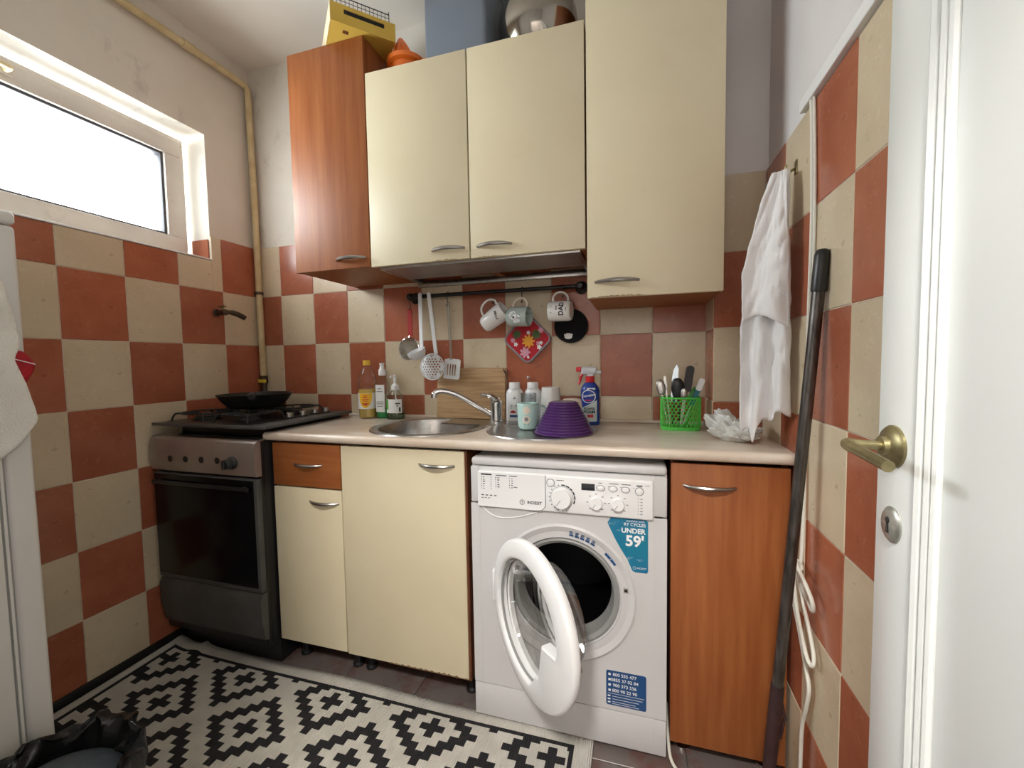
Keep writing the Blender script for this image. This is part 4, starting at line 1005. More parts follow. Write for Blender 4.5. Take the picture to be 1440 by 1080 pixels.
# ladle and skimmer
def flat_handle(bm, p0, p1, w, t):
    p0, p1 = Vector(p0), Vector(p1); a_ = (p1-p0); L_ = a_.length
    zax = a_.normalized(); xax = Vector((0,-1,0)).cross(zax).normalized(); yax = zax.cross(xax)
    M_ = Matrix((xax, yax, zax)).transposed().to_4x4(); M_.translation = p0
    box(bm, -w/2, w/2, -t/2, t/2, 0, L_, t*.3, 1, M=M_)
ldl = thing('ladle', 'white plastic ladle hooked over the rail by its flat handle', 'ladle', (.995, -.08, 1.19))
bm = new_bm(); flat_handle(bm, (.984,-.073,1.484), (1.006,-.112,1.245), .018, .005); box(bm, .977, .991, RY_-.013, RY_+.013, 1.4815, 1.4865, .001); obj('handle', bm, M_silicone, ldl)
bm = new_bm(); lathe(bm, [(.041,0),(.039,-.014),(.028,-.031),(0,-.039),(0,-.0365),(.026,-.029),(.036,-.013),(.038,0)], 32, T(.994,-.140,1.230) @ RX(22) @ RY(-14)); obj('bowl', bm, M_silicone, ldl)
skm = thing('skimmer', 'white plastic skimmer with round holes hooked over the rail', 'skimmer', (1.035, -.07, 1.11))
bm = new_bm(); flat_handle(bm, (1.026,-.073,1.484), (1.055,-.074,1.215), .018, .005); box(bm, 1.019, 1.033, RY_-.013, RY_+.013, 1.4815, 1.4865, .001); obj('handle', bm, M_silicone, skm)
bm = new_bm()
# disc of hexagons, each pierced
hx_ = .0076
for q in range(-8, 9):
    for r in range(-8, 9):
        x = hx_*math.sqrt(3)*(q+r/2); z = hx_*1.5*r
        if x*x+z*z > .056**2: continue
        hole_ = x*x+z*z < .046**2
        outp = [(x+hx_*math.cos(math.radians(30+60*k)), z+hx_*math.sin(math.radians(30+60*k))) for k in range(6)]
        dsh = lambda p: Vector((1.036+p[0], -.084-.10*(.045-.0)*0+6*(p[0]**2+p[1]**2)-.010, 1.160+p[1]))
        vo_ = [bm.verts.new(dsh(p)) for p in outp]
        if hole_:
            vi_ = [bm.verts.new(dsh((x+.0040*math.cos(math.radians(30+60*k)), z+.0040*math.sin(math.radians(30+60*k))))) for k in range(6)]
            for k in range(6): bm.faces.new((vo_[k], vo_[(k+1) % 6], vi_[(k+1) % 6], vi_[k]))
        else: bm.faces.new(vo_)
bmesh.ops.remove_doubles(bm, verts=bm.verts[:], dist=.0002)
obj('pierced_bowl', bm, M_silicone, skm, True, solid=.0022)
bm = new_bm(); tube(bm, [(1.036+.0565*math.cos(2*PI*t/40), -.0755, 1.160+.0565*math.sin(2*PI*t/40)) for t in range(40)], .0028, 6, True); obj('rim', bm, M_silicone, skm)
# spatula
sp = thing('spatula', 'slotted spatula with long clear handle hung on the rail', 'spatula', (1.108, -.07, 1.10))
bm = new_bm(); flat_handle(bm, (1.117,-.0715,1.437), (1.126,-.072,1.19), .013, .006); obj('handle', bm, M_clearp, sp)
bm = new_bm()
MB_ = T(1.122,-.055,1.150) @ RY(6) @ RX(90)
for xa_, xb_ in ((-.038,-.024),(-.018,-.012),(-.006,0),(.006,.012),(.018,.038)): prism(bm, [(xa_,-.03),(xb_,-.03),(xb_,.02),(xa_,.02)], .003, MB_)
prism(bm, [(-.038,-.045),(.030,-.045),(.038,-.038),(.038,-.03),(-.038,-.03)], .003, MB_); prism(bm, [(-.038,.02),(.038,.02),(.038,.038),(.030,.044),(-.020,.044),(-.038,.038)], .003, MB_)
obj('blade', bm, M_silicone, sp, False)

# mugs
MUGP = lambda r, h: [(0,0),(r*.86,0),(r*.93,.003),(r,.012),(r,h-.002),(r-.0015,h),(r-.004,h-.002),(r-.0045,.012),(0,.006)]
def mug(name, label, M_, r, h, mt, hmat, taper=1.0):
    t = thing(name, label, 'mug', M_ @ Vector((0,0,h/2)))
    b_ = new_bm(); lathe(b_, [(q*(1-(1-taper)*(1-z/h)), z) for q, z in MUGP(r, h)], 36, M_); bd = obj('cup', b_, mt, t)
    b_ = new_bm(); pts = smoothpath([(r-.004,0,h*.84),(r+.018,0,h*.86),(r+.034,0,h*.68),(r+.034,0,h*.42),(r+.020,0,h*.22),(r*taper-.003,0,h*.16)], 5)
    tube(b_, [M_ @ p for p in pts], .0043, 8); obj('handle', b_, hmat, t)
    return t, bd
def on_cyl(M_, r, ang0, z0, rot=0):
    ca, sa = math.cos(rot), math.sin(rot)
    def f(x, y):
        x2, y2 = x*ca-y*sa, x*sa+y*ca
        a = ang0+x2/r; return M_ @ Vector((r*math.cos(a), r*math.sin(a), z0+y2))
    return f
def basis(zax, xax):
    z = Vector(zax).normalized(); x = Vector(xax); x = (x-z*x.dot(z)).normalized(); return Matrix((x, z.cross(x), z)).transposed().to_4x4()
# handle direction (+x of the mug) is up; axis runs sideways
def hang(cx, cy, cz, zax, xax, h):
    B = basis(zax, xax); return T(cx, cy, cz) @ B @ T(0,0,-h/2)
m1 = hang(1.335, -.092, 1.360, (.80,-.10,.50), (-.55,.0,.80), .112)
t1, b1 = mug('mug', 'tilted plain white mug with dark script lettering hanging from the rail', m1, .0405, .112, M_mugw, M_mugw, .84)
ang = lambda M_, d=(0.3,-1,.0): math.atan2((M_.to_3x3().inverted() @ Vector(d)).y, (M_.to_3x3().inverted() @ Vector(d)).x)
bm = new_bm(); text(bm, 'Micul', .017, on_cyl(m1, .0408, ang(m1), .080, -.25), .0003); obj('lettering', bm, M_ink, b1, False, kind='stuff')
m2 = hang(1.443, -.100, 1.358, (1,-.16,-.03), (0,.12,1), .088)
t2, b2 = mug('mug', 'grey-green mug with a cartoon bee hanging from the rail', m2, .0395, .088, M_grey_mug, M_mugc, 1)
f2 = on_cyl(m2, .0398, ang(m2), .043, PI/2)   # x right along world, y up
fq = lambda k: (lambda x, y: m2 @ Vector(((.0398+k)*math.cos(ang(m2)-(-1)*y/.0398), (.0398+k)*math.sin(ang(m2)+y/.0398), .043+x)))
bm = new_bm(); flat(bm, circ(.0185, 22, -.010, -.002), fq(.0004)); flat(bm, [(.006+.016*c, .004+.011*s) for c, s in circ(1, 16)], fq(.0004)); flat(bm, circ(.009, 14, .012, .018), fq(.0004)); flat(bm, circ(.009, 14, -.001, .021), fq(.0004)); obj('bee_print', bm, M_paper, b2, False, kind='stuff')
bm = new_bm()
for c_, r_ in (((-.010,-.002),.0188),): 
    pts = [fq(.0008)(c_[0]+r_*math.cos(2*PI*t/28), c_[1]+r_*math.sin(2*PI*t/28)) for t in range(28)]; tube(bm, pts, .0006, 4, True)
flat(bm, circ(.0045, 12, -.006, .006), fq(.0009)); flat(bm, circ(.0022, 8, -.017, .004), fq(.0009))
for k in range(3): rect(bm, .008+.005*k, .0105+.005*k, -.006, .012, fq(.0009))
rect(bm, -.012, -.004, -.0125, -.0112, fq(.0009)); obj('bee_outline', bm, M_ink, b2, False, kind='stuff')
m3 = hang(1.612, -.100, 1.372, (-1,.10,.02), (0,.10,1), .088)
t3, b3 = mug('mug', 'white mug with large black DAD lettering hanging from the rail', m3, .0395, .088, M_mugw, M_mugw, 1)
aa = ang(m3)
f3 = lambda x, y: m3 @ Vector((.0419*math.cos(aa-x/.0415), .0419*math.sin(aa-x/.0415), .050+y))
f3 = (lambda x, y, f=on_cyl(m3, .0399, aa, .044): f(x, y))
bm = new_bm(); text(bm, 'DAD', .026, lambda x, y: f3(x+.006, y-.012), .0010); text(bm, 'best', .011, lambda x, y: f3(x+.010, y+.008), .0003); text(bm, 'ever', .008, lambda x, y: f3(x+.004, y-.030), .0002)
flat(bm, [(-.012,.024),(.020,.024),(.016,.029),(.020,.034),(-.012,.034),(-.008,.029)], f3); obj('lettering', bm, M_ink, b3, False, kind='stuff')
# potholders
ph_ = thing('potholder', 'square red floral potholder with grey piping hung cornerwise on the tiles', 'potholder', (1.455, -.016, 1.172))
MP = T(1.455, -.0125, 1.272) @ RX(90) @ RZ(45)
sq = rrect(.150,.150,.024)
bm = new_bm(); prism(bm, sq, .009, MP); obj('pad', bm, M_redcloth, ph_, True)
bm = new_bm(); tube(bm, [MP @ Vector((x, y, .005)) for x, y in sq], .0055, 8, True); obj('piping', bm, M_piping, ph_)
bm = new_bm(); tube(bm, smoothpath([(1.455,-.018,1.372),(1.449,-.018,1.392),(1.455,-.018,1.40),(1.461,-.018,1.392),(1.455,-.018,1.372)], 5), .002, 6); obj('loop', bm, M_piping, ph_)
def flower(bm, cx, cy, r, n_, k):
    pts = []
    for t in range(n_*6):
        a = 2*PI*t/(n_*6); rr = r*(.55+.45*abs(math.cos(n_*a/2))); pts.append((cx+rr*math.cos(a), cy+rr*math.sin(a)))
    flat(bm, pts, lambda x, y: Vector((1.455+x, -.0225-.0003*k, 1.272+y)))
for nm, mt, fl in (('orange_print', M_flowery, [(.005,-.010,.029,9)]), ('green_print', M_flowerg, [(-.045,.020,.021,11),(.040,.018,.023,11)]), ('pink_print', M_flowerp, [(-.010,-.057,.024,7),(.048,-.020,.010,5),(-.062,-.004,.012,6),(.060,.035,.013,6)]),
                   ('white_print', M_paper, [(.006,.026,.009,5),(-.050,-.022,.010,5),(.052,-.036,.011,5),(.060,-.018,.008,5),(.004,-.078,.006,5)])):
    bm = new_bm()
    for k, (a_, b_, r_, n_) in enumerate(fl): flower(bm, a_, b_, r_, n_, k+(2 if nm == 'white_print' else 0))
    obj(nm, bm, mt, ph_, False, kind='stuff')
tv = thing('round_potholder', 'round black potholder with white paw-like print behind the lettered mug', 'potholder', (1.645, -.04, 1.26))
MT_ = T(1.642, -.030, 1.318) @ RX(90)
bm = new_bm(); lathe(bm, [(0,0),(.066,0),(.069,.003),(.066,.007),(0,.007)], 40, MT_); obj('pad', bm, mat('black_felt', (.010,.010,.011), .9, spec=.2), tv)
bm = new_bm(); tube(bm, [(1.632+.026*math.cos(math.radians(20+140*t/14)), -.036, 1.375+.045*math.sin(math.radians(20+140*t/14))) for t in range(15)], .0035, 8); obj('loop', bm, M_polew, tv)
bm = new_bm(); fz = lambda x, y: Vector((1.632+x, -.0375, 1.278+y))
flat(bm, [(.016*c, -.004+.009*s) for c, s in circ(1, 14)], fz)
for k in range(4): flat(bm, circ(.0045, 10, -.013+.0087*k, .009-.003*abs(k-1.5)), fz)
obj('paw_print', bm, M_paper, tv, False, kind='stuff')
nub = new_bm(); lathe(nub, [(0,0),(.007,0),(.006,.004),(.003,.012),(.004,.016),(0,.018)], 14, T(1.455,-.008,1.106) @ RX(70)); obj('adhesive_hook', nub, M_whitep, None, label='tiny white stick-on hook on the red tile below the floral potholder', cat='hook')

# ------------------------------------------------------------------ things on the worktop, from the stove to the wall
Z = CT
def lab_cyl(bm, x, y, r, z0, z1, a0, a1, n_=14, sx=1, sy=1):
    sheet(bm, lambda u, v: Vector((x+r*sx*math.cos(math.radians(a0+(a1-a0)*u)), y+r*sy*math.sin(math.radians(a0+(a1-a0)*u)), z0+(z1-z0)*v)), n_, 2)
x, y = .693, -.066
t = thing('oil_bottle', 'clear bottle of yellow cooking oil with yellow cap and label', 'bottle', (x, y, Z))
bm = new_bm(); lathe(bm, [(0,0),(.036,0),(.041,.006),(.041,.05),(.039,.055),(.041,.10),(.041,.125),(.038,.13),(.041,.137),(.041,.155),(.038,.160),(.041,.168),(.040,.18),(.030,.215),(.015,.242),(.014,.252)], 32, T(x,y,Z)); obj('shell', bm, M_pet, t)
bm = new_bm(); lathe(bm, [(0,.003),(.036,.003),(.039,.008),(.039,.135),(0,.135)], 28, T(x,y,Z)); obj('oil', bm, M_oil, t)
bm = new_bm(); lathe(bm, [(.0165,.245),(.0165,.266),(.014,.268),(0,.268)], 24, T(x,y,Z)); obj('cap', bm, M_cap_y, t)
bm = new_bm(); lab_cyl(bm, x, y, .0425, Z+.045, Z+.118, 0, 360, 40); lb = obj('label', bm, M_labelw, t)
f_ = lambda u, v: Vector((x+.0432*math.sin(u/.0432+.35), y-.0432*math.cos(u/.0432+.35), Z+v))
bm = new_bm(); flat(bm, [(-.030,.1175),(-.030,.085),(-.024,.066),(-.012,.053),(0,.049),(.012,.053),(.024,.066),(.030,.085),(.030,.1175)], f_) if False else sheet(bm, lambda u, v: f_((u-.5)*.064*math.sqrt(max(0.02, 1-(1-v)**2.2)), .050+.067*v), 14, 10); obj('label_patch', bm, M_labely, lb)
f_2 = lambda u, v: Vector((x+.0437*math.sin(u/.0437+.35), y-.0437*math.cos(u/.0437+.35), Z+v))
bm = new_bm(); text(bm, 'OLEA', .012, lambda a, b: f_2(a, .092+b), .0005) if False else None
for (u0, u1, v0, v1) in ((-.009,.009,.104,.107),(-.012,.010,.096,.1005),(-.015,.015,.086,.090),(-.012,.012,.079,.081),(-.016,.016,.067,.0715),(-.009,.009,.061,.0665)): sheet(bm, lambda u, v, A=(u0,u1,v0,v1): f_2(A[0]+(A[1]-A[0])*u, A[2]+(A[3]-A[2])*v), 4, 1)
obj('label_print', bm, M_redp, lb, False, kind='stuff')
x, y = .772, -.062
t = thing('dish_soap_bottle', 'slim clear bottle with green washing-up liquid and white flip cap', 'bottle', (x, y, Z))
bm = new_bm(); lathe(bm, [(0,0),(.030,0),(.034,.005),(.034,.14),(.030,.165),(.020,.185),(.014,.195),(.014,.20)], 32, T(x,y,Z), 1, .72); obj('shell', bm, M_petg, t)
bm = new_bm(); lathe(bm, [(0,.003),(.030,.003),(.032,.008),(.032,.042),(0,.042)], 28, T(x,y,Z), 1, .72); obj('liquid', bm, M_soap, t)
bm = new_bm(); lathe(bm, [(.014,.196),(.0165,.198),(.0165,.222),(.011,.228),(.009,.245),(.011,.247),(.011,.254),(0,.255)], 24, T(x,y,Z)); obj('cap', bm, M_whitep, t)
bm = new_bm(); sheet(bm, lambda u, v: Vector((x+(u-.5)*.046, y-.0255+.30*((u-.5)*.046)**2*20, Z+.03+.125*v)), 10, 6); lb = obj('label', bm, M_labelw, t)
bm = new_bm()
for v0, w_ in ((.135,.020),(.122,.032),(.075,.034),(.066,.034),(.055,.03)): rect(bm, -w_/2, w_/2, v0, v0+.004, lambda a, b: Vector((x+a, y-.0262, Z+b)))
obj('label_print', bm, M_inkgrey, lb, False, kind='stuff')
x, y = .852, -.085
t = thing('soap_dispenser', 'short clear pump soap dispenser with green and white label', 'soap dispenser', (x, y, Z))
bm = new_bm(); lathe(bm, [(0,0),(.039,0),(.043,.005),(.039,.05),(.035,.095),(.029,.115),(.018,.128),(.015,.135)], 32, T(x,y,Z), 1, .75); obj('shell', bm, M_petg, t)
bm = new_bm(); lathe(bm, [(0,.003),(.038,.003),(.041,.008),(.039,.028),(0,.028)], 28, T(x,y,Z), 1, .75); obj('liquid', bm, M_soap2, t)
bm = new_bm(); lathe(bm, [(.017,.132),(.018,.134),(.017,.152),(.008,.160),(.0055,.162),(.0055,.188),(.009,.190),(.009,.198),(0,.20)], 20, T(x,y,Z)); tube(bm, [(x,y,Z+.194),(x-.006,y-.028,Z+.192)], .0045, 8); obj('pump', bm, M_whitep, t)
bm = new_bm(); tube(bm, [(x,y,Z+.13),(x+.006,y,Z+.02)], .0028, 6); obj('dip_tube', bm, M_whitep, t)
bm = new_bm(); sheet(bm, lambda u, v: Vector((x+.0415*math.sin((u-.5)*2.4), y-.0325*math.cos((u-.5)*2.4), Z+.030+.062*v)), 14, 3); lb = obj('label', bm, M_labelw, t)
bm = new_bm(); sheet(bm, lambda u, v: Vector((x+.0420*math.sin(-1.2+u*.75), y-.0330*math.cos(-1.2+u*.75), Z+.046+.044*v)), 6, 2); obj('green_patch', bm, M_labelg, lb)
bm = new_bm()
for v0, v1, u0, u1 in ((.070,.076,.42,.95),(.060,.066,.55,.72),(.036,.056,.80,1.02)): sheet(bm, lambda u, v, A=(u0,u1,v0,v1): Vector((x+.0420*math.sin(A[0]+(A[1]-A[0])*u), y-.0330*math.cos(A[0]+(A[1]-A[0])*u), Z+A[2]+(A[3]-A[2])*v)), 4, 1)
obj('label_print', bm, M_ink, lb, False, kind='stuff')
# chopping board leaning on the tiles
cbd = thing('chopping_board', 'wooden chopping board leaning on the tiles behind the tap', 'board', (1.20, -.035, Z))
MBd = T(1.198, -.040, Z+.004) @ RX(-6)
bm = new_bm(); box(bm, -.163, .160, -.008, .008, 0, .222, .004, 2, M=MBd); obj('plank', bm, M_boardw, cbd)
bm = new_bm(); tube(bm, [MBd @ Vector((.149,-.006,.216)), MBd @ Vector((.160,-.010,.198)), MBd @ Vector((.163,-.010,.190))], .0028, 6); obj('strap', bm, M_polew, cbd)
def powder(x, y, label, seed):
    t = thing('powder_bottle', label, 'bottle', (x, y, Z))
    b_ = new_bm(); lathe(b_, [(0,0),(.034,0),(.038,.004),(.037,.115),(.034,.128),(.024,.140)], 32, T(x,y,Z), 1, .62); bd = obj('body', b_, M_whitep, t)
    b_ = new_bm(); lathe(b_, [(.0235,.138),(.0235,.162),(.021,.165),(0,.165)], 28, T(x,y,Z), 1, .9); obj('cap', b_, M_whitep, t)
    fl = lambda r_: (lambda u, v: Vector((x+(.0378+r_)*math.sin(u/.037+.15), y-(.0378+r_)*.62*math.cos(u/.037+.15), Z+v)))
    b_ = new_bm(); fb = fl(.0004); rect(b_, -.006, .006, .096, .101, fb); rect(b_, -.003, .003, .104, .107, fb)
    rect(b_, -.017, -.009, .066, .070, fb); rect(b_, .002, .012, .066, .069, fb); rect(b_, -.017, -.010, .057, .060, fb); rect(b_, -.016,.012,.084,.0852,fb)
    obj('label_print', b_, M_inkgrey, bd, False, kind='stuff')
    b_ = new_bm(); sheet(b_, lambda u, v: fb(-.022+.040*u, .020+.010*v), 8, 1); obj('label_band', b_, M_navy, bd, False)
    b_ = new_bm(); sheet(b_, lambda u, v: fb(-.018+.022*u, .037+.012*v*(.6+.4*math.sin(PI*u))), 6, 2); obj('label_flower', b_, M_redt, bd, False)
powder(1.408, -.062, 'white powder bottle with blue band standing beside the chopping board', 1)
powder(1.484, -.052, 'white powder bottle standing behind the glass tumbler', 2)
bm = new_bm(); lathe(bm, [(0,0),(.027,0),(.030,.002),(.032,.118),(.0308,.118),(.0285,.008),(0,.006)], 32, T(1.484,-.128,Z+.007)); obj('tumbler', bm, M_glassw, None, label='clear glass tumbler in front of the white powder bottle', cat='glass')
bm = new_bm(); lathe(bm, [(0,.142),(.034,.142),(.036,.140),(.044,.03),(.044,.0),(.041,.0),(.041,.03),(.033,.137),(0,.138)], 36, T(1.567,-.090,Z+.0055)); tc_ = obj('white_beaker', bm, M_mugw, None, label='tall white beaker turned upside down on the drainer', cat='beaker')
mm = T(1.514,-.255,Z+.0055) @ RZ(35)
t, b = mug('mug', 'mint green mug with a cream sheep print standing on the drainer', mm, .0400, .094, M_mint, M_mint, .92)
fs = lambda k: (lambda u, v: Vector((1.514+(.0385+k)*math.sin(u/.039+.10), -.255-(.0385+k)*math.cos(u/.039+.10), Z+.0055+v)))
bm = new_bm()
for cx, cy, r_ in ((.0,.076,.009),(-.006,.071,.008),(.006,.070,.008),(0,.064,.009)): flat(bm, circ(r_, 14, cx, cy), fs(.0014))
flat(bm, [(.014*c, .036+.014*s) for c, s in circ(1, 20)], fs(.0010)); obj('sheep_print', bm, M_mugc, b, False, kind='stuff')
bm = new_bm(); flat(bm, [(.008*c, .038+.007*s) for c, s in circ(1, 16)], fs(.0016)); rect(bm, -.008,-.006,.016,.022,fs(.0012)); rect(bm, .006,.008,.016,.022,fs(.0012)); obj('sheep_face', bm, M_inkgrey, b, False, kind='stuff')
# purple ribbed bowl upside down
bm = new_bm(); prof = [(0,.106),(.044,.106),(.046,.104)]
nR = 11
for k in range(nR):
    r0 = .047+(.098-.047)*k/nR; z0_ = .104-.098*k/nR
    prof += [(r0, z0_), (r0+.0050, z0_-.0025), (r0+.0052, z0_-.0065), (r0+.0034, z0_-.0088)]
prof += [(.100,.004),(.104,.002),(.104,0),(.098,0),(.045,.100),(0,.101)]
lathe(bm, prof, 48, T(1.655,-.305,Z+.0052)); obj('ribbed_bowl', bm, M_purple, None, label='purple ribbed plastic bowl upside down on the drainer', cat='bowl', ang=25)
bm = new_bm(); lathe(bm, [(0,.102),(.030,.102),(.034,.100),(.041,.05),(.043,.0),(.039,.0),(.037,.05),(.030,.096),(0,.097)], 36, T(1.664,-.168,Z+.0055)); obj('cream_cup', bm, M_mugc, None, label='cream ceramic cup upside down behind the purple bowl', cat='cup')
# spray bottle
x, y = 1.724, -.092
t = thing('spray_bottle', 'blue cleaning spray bottle with red and clear trigger', 'spray bottle', (x, y, Z))
bm = new_bm(); lathe(bm, [(0,0),(.033,0),(.036,.004),(.037,.03),(.034,.07),(.036,.105),(.037,.135),(.030,.152),(.018,.166),(.016,.17)], 36, T(x,y,Z), 1, .66); bd = obj('body', bm, M_bluep, t)
bm = new_bm(); lathe(bm, [(.0165,.166),(.018,.168),(.018,.188),(.015,.190),(0,.190)], 24, T(x,y,Z)); obj('collar', bm, M_redp, t)
bm = new_bm(); box(bm, x-.035, x+.028, y-.011, y+.011, Z+.196, Z+.226, .008, 3); box(bm, x-.010, x+.014, y-.010, y+.010, Z+.187, Z+.20, .003); box(bm, x+.020, x+.045, y-.009, y+.009, Z+.198, Z+.212, .005); hd = obj('trigger_head', bm, M_smoke, t)
bm = new_bm(); tube(bm, smoothpath([(x-.026,y,Z+.205),(x-.036,y,Z+.188),(x-.038,y,Z+.172),(x-.045,y,Z+.158)], 5), [.007]*8+[.005]*8, 8); box(bm, x-.054, x-.033, y-.010, y+.010, Z+.207, Z+.227, .004); obj('trigger', bm, M_redp, hd)
bs = lambda k: (lambda u, v: Vector((x+(.0365+k)*math.sin(u/.0365), y-(.0365+k)*.66*math.cos(u/.0365), Z+v)))
bm = new_bm(); sheet(bm, lambda u, v: bs(.0010)(-.038+.068*u, (.012+.004*u)+(.052+.030*u-.0)*v), 12, 6); lb = obj('label', bm, mat('label_pale', (.62,.72,.74), .4), bd)
bm = new_bm(); pts = [(.0265*math.cos(2*PI*k/30)-.004, .112+.024*math.sin(2*PI*k/30)) for k in range(30)]
tube(bm, [bs(.0016)(a, b) for a, b in pts], .0016, 5, True); text(bm, 'Domestos', .0125, lambda a, b: bs(.0022)(a-.003, .116+b+a*.18), .0003); rect(bm, -.010,.022,.139,.145,bs(.0012)); obj('logo_lettering', bm, M_paper, bd, False, kind='stuff')
bm = new_bm(); text(bm, 'POWER', .0125, lambda a, b: bs(.0022)(a-.002, .064+b), .0004); text(bm, 'FOAM', .0165, lambda a, b: bs(.0022)(a-.002, .052+b), .0006); obj('name_lettering', bm, M_ink, lb, False, kind='stuff')
bm = new_bm(); sheet(bm, lambda u, v: bs(.0020)(-.008+.022*u, .031+.011*v), 5, 1); sheet(bm, lambda u, v: bs(.0022)(-.016+.022*u, .096+.004*v), 4, 1); obj('red_patch', bm, M_redp, lb, False, kind='stuff')
# green cutlery basket
gx, gy, ga, gb_, gh = 2.048, -.140, .066, .046, .124
t = thing('cutlery_basket', 'bright green oval perforated plastic basket on the worktop', 'basket', (gx, gy, Z))
bm = new_bm(); nc, nr = 34, 9; per = 2*PI
def gp(a, z):
    e = 2.6; ca, sa = math.cos(a), math.sin(a)
    return Vector((gx+ga*math.copysign(abs(ca)**(2/e), ca), gy+gb_*math.copysign(abs(sa)**(2/e), sa), Z+.012+z))
hs = per/nc; zs = (gh-.022)/(nr*1.0); cache = {}
def gv(i, j, di):   # zig-zag lattice vertices of a honeycomb on the wall
    key = (round((i % (2*nc))), j, di)
    if key not in cache: cache[key] = bm.verts.new(gp(i*hs/2, j))
    return cache[key]
rows = []
for r in range(nr+1):
    base = r*zs; off = 0
    lo_, hi_ = [], []
    ring = []
    for i in range(2*nc):
        dz = (.28*zs if (i+r) % 2 else -.28*zs) if 0 < r < nr else 0
        ring.append(bm.verts.new(gp(i*hs/2, base+dz)))
    rows.append(ring)
for r in range(nr):
    st_ = 0 if (r % 2) else 1
    for k in range(nc):
        i0 = (2*k+st_) % (2*nc); i1 = (i0+1) % (2*nc); i2 = (i0+2) % (2*nc)
        bm.faces.new((rows[r][i0], rows[r][i1], rows[r][i2], rows[r+1][i2], rows[r+1][i1], rows[r+1][i0]))
obj('lattice', bm, M_green, t, False, wire=.0034)
bm = new_bm(); tube(bm, [gp(2*PI*k/48, gh-.022) for k in range(48)], .0034, 8, True); obj('rim', bm, M_green, t)
bm = new_bm(); prism(bm, [(gp(2*PI*k/48,0).x, gp(2*PI*k/48,0).y) for k in range(48)], .012, T(0,0,Z+.0005)); obj('base', bm, M_green, t, False)
def stick(bm, p0, p1, w, t_, prof=None):
    p0, p1 = Vector(p0), Vector(p1); a_ = p1-p0; zax = a_.normalized(); xax = Vector((0,-1,0)).cross(zax).normalized(); yax = zax.cross(xax)
    M_ = Matrix((xax, yax, zax)).transposed().to_4x4(); M_.translation = p0
    return M_, a_.length
def cutlery(name, label, cat, p0, p1, mt_stem, head, mt_head, hl, hw, hd=.004, stem_w=.006):
    t_ = thing(name, label, cat, p0, None)
    b_ = new_bm(); M_, L_ = stick(None, p0, p1, 0, 0)
    box(b_, -stem_w/2, stem_w/2, -.0015, .0015, 0, L_-hl*.8, .0006, 1, M=M_); obj('stem', b_, mt_stem, t_)
    b_ = new_bm()
    if head == 'spoon':
        Ms = M_ @ T(0,0,L_-hl/2)
        lathe(b_, [(0,-1),(.35,-.94),(.75,-.66),(1,0),(.85,.55),(.45,.92),(0,1)], 20, Ms @ Matrix.Diagonal((hw/2, hd, hl/2, 1)))
    elif head == 'blade':
        prism(b_, [(-hw/2,0),(hw/2,0),(hw/2,hl*.6),(hw*.3,hl*.85),(-hw*.15,hl),(-hw/2,hl*.9)], .0018, M_ @ T(0,.0009,L_-hl) @ RX(90))
    else:   # grip
        prism(b_, rrect(hw, hl, hw*.45), hd*2, M_ @ T(0,hd,L_-hl/2) @ RX(90))
    obj('bowl' if head == 'spoon' else ('blade' if head == 'blade' else 'grip'), b_, mt_head, t_)
zb0 = Z+.016
cutlery('spoon', 'steel spoon at the left end of the green basket', 'spoon', (2.005,-.140,zb0), (1.978,-.128,Z+.178), M_steel, 'spoon', M_steel, .060, .032)
cutlery('fork_handle', 'thin steel cutlery handle between the spoon and the knife in the basket', 'cutlery', (2.016,-.125,zb0), (1.996,-.112,Z+.190), M_steel, 'grip', M_steel, .05, .009, .0015)
cutlery('table_knife', 'bright steel knife standing blade up in the green basket', 'knife', (2.022,-.150,zb0), (2.032,-.140,Z+.232), M_blackp, 'blade', M_knife, .135, .021)
cutlery('serving_spoon', 'black plastic serving spoon in the green basket', 'spoon', (2.046,-.155,zb0), (2.036,-.160,Z+.185), M_blackp, 'spoon', M_blackp, .075, .046, .008)
cutlery('kitchen_knife', 'kitchen knife with thick black handle up in the green basket', 'knife', (2.052,-.135,zb0), (2.084,-.120,Z+.226), M_steel, 'grip', M_blackp, .095, .027, .009)
cutlery('paring_knife', 'small knife with teal and white handle leaning out of the green basket', 'knife', (2.056,-.145,zb0), (2.121,-.138,Z+.178), M_steel, 'grip', M_teal, .10, .017, .006)
bm = new_bm(); Mq, Lq = stick(None, (2.056,-.145,zb0), (2.121,-.138,Z+.178), 0, 0); prism(bm, rrect(.019,.045,.007), .0142, Mq @ T(0,.0071,Lq-.020) @ RX(90)); o = obj('handle_end', bm, M_whitep, D.objects['paring_knife'])
cutlery('green_spatula', 'green plastic spatula head low in the green basket', 'spatula', (2.070,-.118,zb0), (2.104,-.108,Z+.150), M_green, 'spoon', mat('dark_green_plastic', (.05,.30,.04), .35), .07, .034, .006)
cutlery('teaspoon', 'small steel teaspoon in front of the black serving spoon', 'spoon', (2.045,-.168,zb0), (2.060,-.172,Z+.150), M_steel, 'spoon', M_steel, .045, .024)

# ------------------------------------------------------------------ things on top of the wall cabinets
P0 = Vector((.882, -.462, 2.373)); U_ = Vector((.69,.724,0)); V_ = Vector((-.724,.69,0)); LU, LV, HH = .225, .30, .064
MY = Matrix((U_, V_, Vector((0,0,1)))).transposed().to_4x4(); MY.translation = P0
yb = thing('cardboard_box', 'yellow cardboard tray box on top of the narrow orange cabinet', 'box', P0+U_*.1+V_*.15)
bm = new_bm()
box(bm, 0, LU, 0, LV, 0, .003, M=MY); box(bm, 0, .003, 0, LV, .003, HH, M=MY); box(bm, LU-.003, LU, 0, LV, .003, HH, M=MY); box(bm, .003, LU-.003, LV-.003, LV, .003, HH, M=MY)
